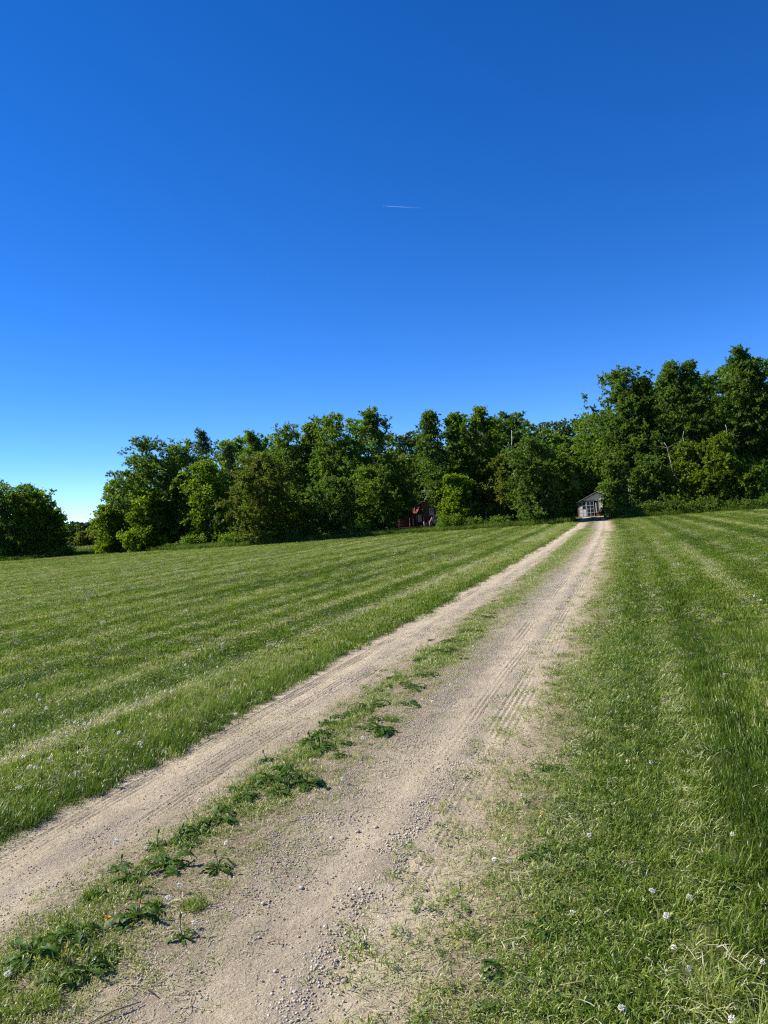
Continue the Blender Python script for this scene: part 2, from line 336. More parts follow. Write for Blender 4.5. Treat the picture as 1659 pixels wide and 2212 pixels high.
def road_height(s, y):
    h = 0.010 + 0.030 * np.exp(-((s + 0.15) / 0.33) ** 2)              # crown between the wheel tracks
    h += 0.012 * sstep(1.05, 1.5, s) + 0.010 * (1 - sstep(-1.5, -1.2, s))
    h += 0.018 * (fbm(s*2.2, y*0.9, 3, 4) - 0.5)
    h += 0.012 * (fbm(s*9, y*6, 5, 3) - 0.5)
    return np.maximum(h, 0.006)

# groups of tyre grooves: centre, number, spacing, start, end, depth
GROOVES = [(-1.08, 4, 0.034, 0, 40, 0.013), (-0.84, 3, 0.04, 5, 60, 0.006), (0.70, 4, 0.036, 0, 3.0, 0.011), (1.02, 4, 0.030, 2.2, 5.2, 0.005),
           (0.98, 5, 0.045, 4.5, 9.5, 0.008), (0.72, 3, 0.04, 5.5, 9, 0.006), (0.92, 4, 0.045, 9.0, 26, 0.007), (0.55, 3, 0.05, 9.0, 16, 0.008), (-0.66, 3, 0.04, 0, 8, 0.005)]
def groove_height(s, y):
    h = np.zeros_like(s)
    for i, (c, n, sp, y0, y1, dp) in enumerate(GROOVES):
        w = 0.03 * (fbm(y*0.35, y*0 + i*3.7, 40 + i, 2) - 0.5) * 2
        env = sstep(y0 - 0.5, y0 + 0.3, y) * (1 - sstep(y1 - 1.0, y1 + 0.6, y)) * sstep(0.36, 0.60, fbm(y*0.8, s*1.5 + i*9, 60 + i, 3)) * (0.25 + 1.5*vnoise(y*9, s*20, 160 + i))
        for k in range(n):
            q = (s - c - w - (k - (n-1)/2) * sp) / 0.0085
            h -= 1.5 * dp * env * np.exp(-q*q)
            q2 = (s - c - w - (k - n/2) * sp) / 0.012
            h += 0.35 * dp * env * np.exp(-q2*q2)
    return h

# ------------------------------------------------------------------ ground
def ground_material():
    m, nt, out = new_mat('field_soil_and_turf'); L = nt.links
    tc = nt.nodes.new('ShaderNodeTexCoord')
    n1 = nt.nodes.new('ShaderNodeTexNoise'); n1.inputs['Scale'].default_value = 0.6; n1.inputs['Detail'].default_value = 8
    n2 = nt.nodes.new('ShaderNodeTexNoise'); n2.inputs['Scale'].default_value = 40; n2.inputs['Detail'].default_value = 5
    L.new(tc.outputs['Object'], n1.inputs['Vector']); L.new(tc.outputs['Object'], n2.inputs['Vector'])
    r1 = ramp(nt, [(0.3, (0.030, 0.046, 0.010)), (0.7, (0.052, 0.068, 0.018))]); L.new(n1.outputs['Fac'], r1.inputs[0])
    r2 = ramp(nt, [(0.35, (0.040, 0.034, 0.017)), (0.65, (0.06, 0.072, 0.02))]); L.new(n2.outputs['Fac'], r2.inputs[0])
    mx = nt.nodes.new('ShaderNodeMix'); mx.data_type = 'RGBA'; mx.inputs[0].default_value = 0.5
    L.new(r1.outputs[0], mx.inputs[6]); L.new(r2.outputs[0], mx.inputs[7])
    p = nt.nodes.new('ShaderNodeBsdfPrincipled'); p.inputs['Roughness'].default_value = 0.95; p.inputs['Specular IOR Level'].default_value = 0.1
    L.new(mx.outputs[2], p.inputs['Base Color'])
    b = nt.nodes.new('ShaderNodeBump'); b.inputs['Strength'].default_value = 0.6; b.inputs['Distance'].default_value = 0.03
    L.new(n2.outputs['Fac'], b.inputs['Height']); L.new(b.outputs[0], p.inputs['Normal'])
    L.new(p.outputs[0], out.inputs['Surface'])
    return m
gx = np.concatenate([[-6000, -1500, -500], np.linspace(-200, 200, 41), [500, 1500, 6000]])
gy = np.concatenate([[-3000, -300], np.linspace(-60, 340, 41), [700, 2000, 9000]])
GX, GY = np.meshgrid(gx, gy)
gv = np.stack([GX, GY, np.zeros_like(GX)], -1).reshape(-1, 3)
nx, ny = len(gx), len(gy)
ii = (np.arange(ny-1)[:, None] * nx + np.arange(nx-1)[None]).ravel()
gf = np.stack([ii, ii+1, ii+1+nx, ii+nx], 1)
ground = link('ground', np_mesh('ground', gv, gf, ground_material()))
tag(ground, 'flat green farm field under the mown grass', 'ground', kind='structure')

# ------------------------------------------------------------------ driveway
def driveway_material():
    m, nt, out = new_mat('driveway_dirt'); L = nt.links
    def attr(n):
        a = nt.nodes.new('ShaderNodeAttribute'); a.attribute_type = 'GEOMETRY'; a.attribute_name = n; return a
    tc = nt.nodes.new('ShaderNodeTexCoord')
    def noise(sc, det=6, rough=0.6):
        n = nt.nodes.new('ShaderNodeTexNoise'); n.inputs['Scale'].default_value = sc; n.inputs['Detail'].default_value = det; n.inputs['Roughness'].default_value = rough
        L.new(tc.outputs['Object'], n.inputs['Vector']); return n
    def mix(f, a, b, mode='MIX'):
        x = nt.nodes.new('ShaderNodeMix'); x.data_type = 'RGBA'; x.blend_type = mode
        if isinstance(f, float): x.inputs[0].default_value = f
        else: L.new(f, x.inputs[0])
        for v, k in ((a, 6), (b, 7)):
            if isinstance(v, tuple): x.inputs[k].default_value = (*v, 1)
            else: L.new(v, x.inputs[k])
        return x.outputs[2]
    fine = noise(170, 4, 0.7); mid = noise(28, 6); big = noise(2.5, 5)
    tan = ramp(nt, [(0.3, (0.50, 0.408, 0.268)), (0.7, (0.62, 0.52, 0.358))]); L.new(mid.outputs['Fac'], tan.inputs[0])
    grey = ramp(nt, [(0.33, (0.24, 0.193, 0.138)), (0.5, (0.375, 0.308, 0.224)), (0.68, (0.55, 0.472, 0.36))]); L.new(fine.outputs['Fac'], grey.inputs[0])
    soil = ramp(nt, [(0.3, (0.20, 0.145, 0.085)), (0.7, (0.36, 0.275, 0.17))]); L.new(mid.outputs['Fac'], soil.inputs[0])
    c = mix(attr('grey').outputs['Fac'], tan.outputs[0], grey.outputs[0])
    c = mix(attr('soil').outputs['Fac'], c, soil.outputs[0])
    c = mix(attr('green').outputs['Fac'], c, (0.095, 0.115, 0.032))
    sp = ramp(nt, [(0.36, (0.72, 0.72, 0.74)), (0.5, (1, 1, 1)), (0.66, (1.2, 1.17, 1.12))]); L.new(fine.outputs['Fac'], sp.inputs[0])
    c = mix(0.75, c, sp.outputs[0], 'MULTIPLY')
    bl = ramp(nt, [(0.3, (0.86, 0.85, 0.84)), (0.7, (1.08, 1.08, 1.07))]); L.new(big.outputs['Fac'], bl.inputs[0])
    c = mix(1.0, c, bl.outputs[0], 'MULTIPLY')
    p = nt.nodes.new('ShaderNodeBsdfPrincipled'); p.inputs['Roughness'].default_value = 0.95; p.inputs['Specular IOR Level'].default_value = 0.12
    L.new(c, p.inputs['Base Color'])
    vor = nt.nodes.new('ShaderNodeTexVoronoi'); vor.inputs['Scale'].default_value = 75; L.new(tc.outputs['Object'], vor.inputs['Vector'])
    b1 = nt.nodes.new('ShaderNodeBump'); b1.inputs['Distance'].default_value = 0.010; b1.inputs['Strength'].default_value = 0.6; b1.invert = True
    L.new(vor.outputs['Distance'], b1.inputs['Height'])
    b2 = nt.nodes.new('ShaderNodeBump'); b2.inputs['Distance'].default_value = 0.016; b2.inputs['Strength'].default_value = 0.8
    L.new(fine.outputs['Fac'], b2.inputs['Height']); L.new(b1.outputs[0], b2.inputs['Normal'])
    b3 = nt.nodes.new('ShaderNodeBump'); b3.inputs['Distance'].default_value = 0.035; b3.inputs['Strength'].default_value = 0.6
    L.new(mid.outputs['Fac'], b3.inputs['Height']); L.new(b2.outputs[0], b3.inputs['Normal'])
    L.new(b3.outputs[0], p.inputs['Normal'])
    L.new(p.outputs[0], out.inputs['Surface'])
    return m

yr = [-2.5]
while yr[-1] < 86.0:
    yr.append(yr[-1] + max(0.022, 0.0115 * abs(yr[-1])))
yr = np.array(yr)
sr = np.linspace(-2.0, 2.4, 441)
S, Y = np.meshgrid(sr, yr)
def road_cover(s, y):
    """share of bare ground 0..1 left by the plants"""
    wob = 0.22 * (fbm(s*0.6 + 7, y*1.3, 71, 4) - 0.5) * 2
    left = sstep(-1.36, -1.22, s + wob*0.6)
    right = 1 - sstep(1.08, 1.66, s + wob)
    return left * right
def med_green(s, y):
    n = fbm(s*3.0, y*1.4, 81, 4)
    far = 0.35 * sstep(9, 30, y)
    return np.clip(np.exp(-((s + 0.16) / (0.27 + 0.1*far)) ** 2) * (0.62 + far + 2.0*(n - 0.5)), 0, 1)
bare = road_cover(S, Y)
nz1 = fbm(S*3.0, Y*1.0, 11, 4); nz2 = fbm(S*7, Y*3, 13, 3)
greyA = 0.95*np.exp(-((S - 0.32)/0.24)**2) + 0.75*np.exp(-((S - 0.82)/0.10)**2) + 0.6*np.exp(-((S + 0.76)/0.12)**2) + 0.5*np.exp(-((S + 0.45)/0.13)**2)
greyA = np.clip(greyA * (0.1 + 1.8*nz1) + 0.9*(nz2 - 0.52) , 0, 1)
soilA = np.clip(np.exp(-((S + 0.1)/0.42)**2)*(0.3 + 0.9*nz2) + 0.8*(1 - bare) + 0.65*sstep(0.9, 1.25, S + 0.3*(nz1 - 0.5))*(0.3 + nz2), 0, 1) * 0.9
greenA = np.clip(0.55*med_green(S, Y)*sstep(4, 14, Y) + 0.25*med_green(S, Y) + 0.85*(1 - sstep(0.0, 0.5, bare)), 0, 1)
PX, PY = road_pt(S, Y)
Hh = road_height(S, Y) + groove_height(S, Y) * (1 - soilA*0.6)
edge = np.minimum(sstep(-2.0, -1.85, S), 1 - sstep(2.25, 2.4, S))
Hh = 0.005 + (np.maximum(Hh, 0.006) - 0.005) * edge
dv = np.stack([PX, PY, Hh], -1).reshape(-1, 3)
nx, ny = len(sr), len(yr)
ii = (np.arange(ny-1)[:, None] * nx + np.arange(nx-1)[None]).ravel()
df = np.stack([ii, ii+1, ii+1+nx, ii+nx], 1)
drive = link('driveway', np_mesh('driveway', dv, df, driveway_material(), {'grey': greyA.ravel(), 'soil': soilA.ravel(), 'green': greenA.ravel()}, smooth=True))
tag(drive, 'two-track dirt and gravel driveway running up to the shed', 'driveway', kind='structure')

# ------------------------------------------------------------------ scatter by geometry nodes (stuff only)
def scatter_nodes(name, coll):
    ng = bpy.data.node_groups.new(name, 'GeometryNodeTree')
    ng.interface.new_socket('Geometry', in_out='INPUT', socket_type='NodeSocketGeometry')
    ng.interface.new_socket('Geometry', in_out='OUTPUT', socket_type='NodeSocketGeometry')
    N, L = ng.nodes, ng.links
    gi, go = N.new('NodeGroupInput'), N.new('NodeGroupOutput')
    iop = N.new('GeometryNodeInstanceOnPoints')
    ci = N.new('GeometryNodeCollectionInfo'); ci.inputs['Collection'].default_value = coll
    ci.inputs['Separate Children'].default_value = True; ci.inputs['Reset Children'].default_value = True
    def na(n, t):
        a = N.new('GeometryNodeInputNamedAttribute'); a.data_type = t; a.inputs['Name'].default_value = n
        return [o for o in a.outputs if o.enabled and o.name == 'Attribute'][0]
    e2r = N.new('FunctionNodeEulerToRotation')
    L.new(gi.outputs[0], iop.inputs['Points']); L.new(ci.outputs[0], iop.inputs['Instance'])
    iop.inputs['Pick Instance'].default_value = True
    L.new(na('idx', 'INT'), iop.inputs['Instance Index'])
    L.new(na('rot', 'FLOAT_VECTOR'), e2r.inputs[0]); L.new(e2r.outputs[0], iop.inputs['Rotation'])
    L.new(na('scl', 'FLOAT_VECTOR'), iop.inputs['Scale'])
    L.new(iop.outputs[0], go.inputs[0])
    return ng

def proto_collection(name, meshes):
    c = bpy.data.collections.new(name)
    for i, me in enumerate(meshes):
        o = bpy.data.objects.new('%s_%02d' % (name, i), me); c.objects.link(o)
    return scatter_nodes(name, c), len(meshes)

def scatter(name, proto, pos, scl, tint, rng, tilt=0.0, label=None, cat=None, parent=None, rot=None, group=None):
    ng, n = proto
    k = len(pos)
    me = bpy.data.meshes.new(name)
    me.vertices.add(k); me.vertices.foreach_set('co', np.ascontiguousarray(pos, np.float32).ravel())
    if rot is None:
        rot = np.stack([rng.normal(0, tilt, k), rng.normal(0, tilt, k), rng.uniform(0, 6.283, k)], 1)
    scl = np.asarray(scl, np.float32)
    if scl.ndim == 1: scl = np.stack([scl, scl, scl], 1)
    a = me.attributes.new('rot', 'FLOAT_VECTOR', 'POINT'); a.data.foreach_set('vector', np.ascontiguousarray(rot, np.float32).ravel())
    a = me.attributes.new('scl', 'FLOAT_VECTOR', 'POINT'); a.data.foreach_set('vector', np.ascontiguousarray(scl, np.float32).ravel())
    a = me.attributes.new('idx', 'INT', 'POINT'); a.data.foreach_set('value', rng.integers(0, n, k).astype(np.int32))
    a = me.attributes.new('tint', 'FLOAT', 'POINT'); a.data.foreach_set('value', np.clip(tint, 0, 1).astype(np.float32))
    o = link(name, me, parent)
    md = o.modifiers.new('scatter', 'NODES'); md.node_group = ng
    if parent is None: tag(o, label, cat, group, 'stuff')
    else: o['kind'] = 'stuff'
    return o

def tuft_mesh(name, rng, n, rad, h0, h1, w, mat, bend=0.5, flat=0.0):
    ang = rng.uniform(0, 6.283, n); rr = rad * np.sqrt(rng.uniform(0, 1, n))
    bx, by = rr*np.cos(ang), rr*np.sin(ang)
    hh = rng.uniform(h0, h1, n); az = rng.uniform(0, 6.283, n)
    be = rng.uniform(0.15, 1.0, n) * bend + flat
    dx, dy = np.cos(az), np.sin(az)
    ww = w * rng.uniform(0.6, 1.2, n)
    fa = az + 1.5708 + rng.normal(0, 0.5, n); px, py = np.cos(fa), np.sin(fa)
    V = []
    for t, wt in ((0.0, 0.8), (0.4, 1.0), (0.75, 0.7)):
        ox = bx + dx*hh*be*t**1.6; oy = by + dy*hh*be*t**1.6; oz = hh*t*np.maximum(0.12, 1 - 0.75*be*t*0.8)
        if flat > 0: oz = oz * (1 - 0.75*flat) + 0.004
        V.append(np.stack([ox - px*ww*wt/2, oy - py*ww*wt/2, oz], 1)); V.append(np.stack([ox + px*ww*wt/2, oy + py*ww*wt/2, oz], 1))
    t = 1.0
    oz = hh*np.maximum(0.12, 1 - 0.75*be*0.9)
    if flat > 0: oz = oz * (1 - 0.8*flat) + 0.003
    V.append(np.stack([bx + dx*hh*be, by + dy*hh*be, oz], 1))
    V = np.stack(V, 1).reshape(-1, 3)
    b = (np.arange(n) * 7)[:, None]
    F = np.concatenate([b + np.array([[0, 1, 3]]), b + np.array([[0, 3, 2]]), b + np.array([[2, 3, 5]]), b + np.array([[2, 5, 4]]), b + np.array([[4, 5, 6]])])
    return np_mesh(name, V, F, mat)

rng = np.random.default_rng(11)
P_NEAR = proto_collection('lawn_tuft_near', [tuft_mesh('tn%d' % i, rng, 26, 0.055, 0.03, 0.085, 0.0042, M['grass'], 0.9) for i in range(8)])
P_MID = proto_collection('lawn_tuft_mid', [tuft_mesh('tm%d' % i, rng, 42, 0.13, 0.03, 0.075, 0.0085, M['grass_far'], 0.9) for i in range(6)])
P_FAR = proto_collection('lawn_tuft_far', [tuft_mesh('tf%d' % i, rng, 60, 0.32, 0.03, 0.07, 0.022, M['grass_far'], 0.9) for i in range(6)])
P_SHORT = proto_collection('short_weed_tuft', [tuft_mesh('ts%d' % i, rng, 22, 0.05, 0.012, 0.035, 0.0035, M['grass'], 1.0) for i in range(6)])
P_STRAW = proto_collection('clipping_bunch', [tuft_mesh('cl%d' % i, rng, 9, 0.07, 0.02, 0.06, 0.0032, M['straw'], 0.3, 0.95) for i in range(6)])
P_STRAW_FAR = proto_collection('clipping_bunch_far', [tuft_mesh('cf%d' % i, rng, 16, 0.22, 0.04, 0.09, 0.014, M['straw'], 0.3, 0.8) for i in range(4)])
P_TALL = proto_collection('tall_grass_tuft', [tuft_mesh('tt%d' % i, rng, 40, 0.30, 0.25, 0.75, 0.022, M['tall'], 0.55) for i in range(6)])

def clover_mesh(name, rng, n, rad, mat):
    V, F = [], []
    for k in range(n):
        a = rng.uniform(0, 6.28); r = rad*math.sqrt(rng.uniform()); cx, cy, cz = r*math.cos(a), r*math.sin(a), rng.uniform(0.012, 0.045)
        tx, ty = rng.normal(0, 0.35, 2)
        sz = rng.uniform(0.007, 0.013)
        a0 = rng.uniform(0, 6.28)
        for q in range(3):
            aa = a0 + q*2.094
            d = np.array([math.cos(aa), math.sin(aa)]); p = np.array([-d[1], d[0]])
            pts = [(0, 0), d*sz*0.7 + p*sz*0.5, d*sz*1.35, d*sz*0.7 - p*sz*0.5]
            i = len(V)
            for u in pts: V.append((cx+u[0], cy+u[1], cz + u[0]*tx + u[1]*ty))
            F.append((i, i+1, i+2, i+3))
    return np_mesh(name, np.array(V), np.array(F), mat)
P_CLOVER = proto_collection('clover_patch', [clover_mesh('cv%d' % i, rng, 16, 0.06, M['clover']) for i in range(5)])

# zones of the lawn.  s = offset from the driveway's centre line
def lawn_mask(x, y):
    """inside the mown area: limited by the wood"""
    lim = np.interp(x, [-60, -41, -36, -33, -27, -17, -12, -8, 1, 5, 12.5, 16.5, 19, 26, 31, 50], [80, 80, 79, 88, 79, 69, 66, 67, 68.5, 65.5, 62, 62, 63, 62, 58, 58])
    return y < lim + 0.8*np.sin(x*1.7)

def stripe(s):
    """pale lines of clippings left by the mower: 0..1"""
    w = 0
    for c, wd, a in ((-2.42, 0.16, 1.0), (-3.40, 0.10, 0.8), (-4.22, 0.09, 0.65), (-4.98, 0.10, 0.8), (-6.30, 0.13, 0.75), (-7.45, 0.12, 0.85), (-8.7, 0.13, 0.7), (-10.0, 0.15, 0.85),
                     (2.15, 0.15, 0.6), (2.75, 0.12, 0.5), (3.45, 0.14, 0.7), (4.35, 0.18, 0.8), (5.6, 0.2, 0.8), (7.1, 0.22, 0.8), (8.5, 0.22, 0.8), (10.2, 0.25, 0.8), (12.0, 0.25, 0.8), (14.0, 0.3, 0.8)):
        w = np.maximum(w, a*np.exp(-((s - c)/wd)**2))
    w = np.maximum(w, np.where(s < -3.0, 0.6*np.exp(-((((s + 50) % 0.78) - 0.39)/0.10)**2), 0))
    return w + np.where(s < -10.8, 0.75*np.exp(-((((s + 11.4) % 1.5) - 0.75)/0.2)**2), 0)

def lawn_points(rng, side, y0, y1, dens, margin=2.5):
    """random points of one side of the lawn between two forward distances, in and a little beside the view"""
    x0 = -(0.56*y1 + margin + 1); x1 = 0.53*y1 + margin + 1
    n = int((x1 - x0)*(y1 - y0)*dens)
    x = rng.uniform(x0, x1, n); y = rng.uniform(y0, y1, n)
    s = road_s(x, y)
    wob = 0.22*(fbm(s*0.6 + 7, y*1.3, 71, 4) - 0.5)*2
    ok = (x > -(0.56*y + margin)) & (x < 0.53*y + margin) & lawn_mask(x, y)
    if side < 0: ok &= s + wob*0.6 < -1.22 - 0.08*rng.uniform(0, 1, n)
    else: ok &= rng.uniform(0, 1, n) < sstep(1.22, 1.80, s + wob)
    return x[ok], y[ok], s[ok]

def lawn_tint(rng, x, y, s):
    wave = fbm(s*0.8 + 3, y*0.25, 33, 3)
    w = stripe(s + 0.10*(fbm(y*0.6, s*0 + np.round(s), 91, 3) - 0.5)*2)
    br = 0.35 + 0.65*sstep(0.30, 0.62, fbm(y*0.5, s*2.0, 93, 3))
    t = -0.04 + 0.05*sstep(8, 18, y) + 0.38*wave + 0.22*(vnoise(s*0.9, s*0, 95) - 0.5) + 0.62*w*br + rng.normal(0, 0.14, len(x)) + 0.27*np.exp(-((s + 1.95)/0.62)**2)*(0.4 + 1.2*fbm(s*3, y*1.5, 66, 3))
    lane = np.where(np.floor((s + 0.12*(fbm(y*0.3, s*0 + 5, 97, 2) - 0.5))/1.12) % 2 == 0, 1.0, -1.0)
    t = t + 0.07*lane*sstep(5, 12, y) + np.where(rng.uniform(0, 1, len(x)) < 0.05 + 0.10*w, 0.35, 0)
    return t

def make_lawn(side, label):
    rng = np.random.default_rng(100 + side)
    name = 'lawn_grass'
    first = None
    for proto, y0, y1, dens, sc in ((P_NEAR, -1.5, 4.5, 520, 1.0), (P_NEAR, 4.5, 9.0, 330, 1.12), (P_MID, 9.0, 22.0, 75, 1.0), (P_FAR, 22.0, 48.0, 30, 0.62), (P_FAR, 48.0, 90.0, 14, 0.95)):
        x, y, s = lawn_points(rng, side, y0, y1, dens)
        w = stripe(s)
        edge = np.exp(-((np.abs(s) - 1.45)/0.25)**2)
        hz = sc * rng.uniform(0.75, 1.25, len(x)) * (1 - 0.25*w + 0.12*edge + 0.35*(fbm(x*0.8, y*0.8, 51, 3) - 0.5))
        if side < 0: hz = hz * (1 + 0.35*np.exp(-((s + 1.35)/0.14)**2))
        if side > 0: hz = hz * (0.45 + 0.55*sstep(1.3, 2.0, s))
        if side > 0: hz = hz * (1 + 0.55*sstep(1.8, 2.6, s)*(1 - sstep(5, 10, y))*(1 - 0.6*w))
        scl = np.stack([np.full(len(x), sc), np.full(len(x), sc), hz], 1)
        t = lawn_tint(rng, x, y, s)
        if side > 0: t = t + 0.22*(1 - sstep(1.2, 1.9, s))
        else: t = t - 0.10*np.exp(-((s + 1.35)/0.15)**2)  # left lip: darker shading painted into the blade tint
        z = np.where(np.abs(s) < 2.2, 0.012, 0.0)
        # the mower lays neighbouring lanes over in opposite directions
        lane = np.where(np.floor((s + 0.12*(fbm(y*0.3, s*0 + 5, 97, 2) - 0.5))/1.12) % 2 == 0, 1.0, -1.0)
        rot = np.stack([rng.normal(0, 0.14, len(x)) - 0.38*lane, rng.normal(0, 0.14, len(x)), rng.normal(-0.28, 0.25, len(x)) + np.pi*rng.integers(0, 1, len(x))], 1)
        o = scatter(name, proto, np.stack([x, y, z], 1), scl, t, rng, 0.12, label, 'grass', parent=first, rot=rot)
        if first is None: first = o
        else: o.name = 'grass_tufts'
    # clippings lying in the mower lines
    for proto, y0, y1, dens, sc in ((P_STRAW, 0, 9.0, 130, 1.0), (P_STRAW_FAR, 9.0, 24.0, 45, 0.6), (P_STRAW_FAR, 24.0, 80.0, 16.0, 0.9)):
        x, y, s = lawn_points(rng, side, y0, y1, dens)
        w = stripe(s + 0.10*(fbm(y*0.6, s*0 + np.round(s), 91, 3) - 0.5)*2)
        br = sstep(0.28, 0.6, fbm(y*0.7, s*2.0, 93, 3))
        ok = rng.uniform(0, 1, len(x)) < 0.07 + 1.0*w*br + 0.55*np.exp(-((s + 2.0)/0.55)**2)*sstep(0.35, 0.7, fbm(s*2.5, y*1.2, 67, 3)) + 0.25*np.exp(-((np.abs(s) - 1.4)/0.2)**2)
        x, y, s = x[ok], y[ok], s[ok]
        z = 0.045 + 0.02*rng.uniform(0, 1, len(x)) + 0.012*sstep(9, 20, y)
        o = scatter('clippings', proto, np.stack([x, y, z], 1), sc*rng.uniform(0.7, 1.3, len(x)), rng.beta(2.2, 2.2, len(x)), rng, 0.15, parent=first)
    return first
lawn_left = make_lawn(-1, 'short mown green lawn grass on the far side of the driveway, left')
lawn_right = make_lawn(1, 'short mown green lawn grass with pale mower lines right of the driveway')

# weeds on the driveway: median strip and right shoulder
rng = np.random.default_rng(31)
def road_random(n, s0, s1, y0, y1, p=1.0):
    s = rng.uniform(s0, s1, n); u = rng.uniform(0, 1, n); y = y0*(y1/y0)**u if p == 0 else y0 + (y1 - y0)*u**p
    x, yy = road_pt(s, y)
    return s, x, yy
s, x, y = road_random(30000, -0.75, 0.65, 2.0, 45.0, 0)
g = med_green(s, y); ok = rng.uniform(0, 1, len(s)) < np.clip(g*(0.45 + 0.45*sstep(3, 9, y)) + 0.22*np.exp(-((s - 0.12)/0.22)**2), 0, 1)
s, x, y, g = s[ok], x[ok], y[ok], g[ok]
sc = 0.55 + 0.75*g*rng.uniform(0.5, 1.3, len(s)) + 0.03*y
med = scatter('median_grass', P_SHORT, np.stack([x, y, road_height(s, y) - 0.002], 1), sc, 0.26 + 0.30*rng.beta(2, 3, len(s)) + 0.42*(rng.uniform(0, 1, len(s)) < 0.42 + 0.45*sstep(-0.1, 0.25, s)), rng, 0.15, 'sparse short grass and dry weeds along the strip between the wheel tracks', 'grass')
s, x, y = road_random(2400, -0.5, 0.35, 2.2, 14.0, 0)
g = med_green(s, y); ok = (rng.uniform(0, 1, len(s)) < np.clip(g*1.3 - 0.45, 0, 1)); s, x, y = s[ok], x[ok], y[ok]
scatter('taller_grass', P_NEAR, np.stack([x, y, road_height(s, y) - 0.004], 1), rng.uniform(0.5, 0.9, len(s)), 0.14 + 0.50*rng.beta(2, 3, len(s)), rng, 0.2, parent=med)
s, x, y = road_random(2300, 0.85, 2.4, 2.0, 14.0, 0)
cov = 1 - road_cover(s, y); ok = rng.uniform(0, 1, len(s)) < 0.06 + 0.8*cov*(1 - 0.6*sstep(1.6, 2.2, s)); s, x, y = s[ok], x[ok], y[ok]
sh = scatter('shoulder_weeds', P_CLOVER, np.stack([x, y, np.full(len(s), 0.012)], 1), rng.uniform(0.45, 0.9, len(s)), rng.uniform(0, 1, len(s)), rng, 0.15, 'low clover and short weeds on the bare right shoulder of the driveway', 'weeds')
s, x, y = road_random(20000, 0.80, 1.9, 2.0, 40.0, 0)
cov = 1 - road_cover(s, y); ok = rng.uniform(0, 1, len(s)) < 0.05 + 0.75*cov; s, x, y = s[ok], x[ok], y[ok]
scatter('short_grass', P_SHORT, np.stack([x, y, np.full(len(s), 0.014)], 1), rng.uniform(0.7, 1.4, len(s)) + 0.03*y, 0.25 + 0.65*rng.beta(2, 2.2, len(s)), rng, 0.2, parent=sh)
# clippings on the dirt
s1, x1, y1 = road_random(3000, -1.3, -0.55, 2.5, 30.0, 0)
s2, x2, y2 = road_random(8000, 0.85, 1.7, 2.0, 30.0, 0)
s3, x3, y3 = road_random(4500, -0.55, 0.55, 2.2, 16.0, 0)
k1 = rng.uniform(0, 1, len(s1)) < sstep(0.5, 0.72, fbm(s1*3, y1*1.2, 21, 3)) + 0.35*np.exp(-((s1 + 1.25)/0.08)**2)
k2 = rng.uniform(0, 1, len(s2)) < 0.10 + 0.6*sstep(0.95, 1.3, s2)
k3 = rng.uniform(0, 1, len(s3)) < 0.35
s = np.concatenate([s1[k1], s2[k2], s3[k3]]); x = np.concatenate([x1[k1], x2[k2], x3[k3]]); y = np.concatenate([y1[k1], y2[k2], y3[k3]])
scatter('dry_clippings', P_STRAW, np.stack([x, y, road_height(s, y) - 0.001], 1), rng.uniform(0.6, 1.1, len(s)), rng.beta(2.5, 2, len(s)), rng, 0.05, 'dry pale grass clippings strewn over the driveway dirt', 'clippings')

# gravel
def pebble_mesh(name, rng, mat, seg=1):
    t = (1 + 5**0.5)/2
    v = np.array([(-1,t,0),(1,t,0),(-1,-t,0),(1,-t,0),(0,-1,t),(0,1,t),(0,-1,-t),(0,1,-t),(t,0,-1),(t,0,1),(-t,0,-1),(-t,0,1)], float)
    f = [(0,11,5),(0,5,1),(0,1,7),(0,7,10),(0,10,11),(1,5,9),(5,11,4),(11,10,2),(10,7,6),(7,1,8),(3,9,4),(3,4,2),(3,2,6),(3,6,8),(3,8,9),(4,9,5),(2,4,11),(6,2,10),(8,6,7),(9,8,1)]
    v /= np.linalg.norm(v, axis=1)[:, None]
    for _ in range(seg):
        v = list(map(tuple, v)); cache = {}; nf = []
        def midp(a, b):
            k = (min(a, b), max(a, b))
            if k not in cache:
                m = (np.array(v[a]) + np.array(v[b])); m /= np.linalg.norm(m); cache[k] = len(v); v.append(tuple(m))
            return cache[k]
        for a, b, c in f:
            ab, bc, ca = midp(a, b), midp(b, c), midp(c, a); nf += [(a,ab,ca),(b,bc,ab),(c,ca,bc),(ab,bc,ca)]
        f = nf; v = np.array(v)
    v = v * (1 + rng.normal(0, 0.10, (len(v), 1)))
    v = v * np.array([1.0, rng.uniform(0.65, 0.95), rng.uniform(0.45, 0.7)])
    return np_mesh(name, v, np.array(f), mat, smooth=seg > 0)

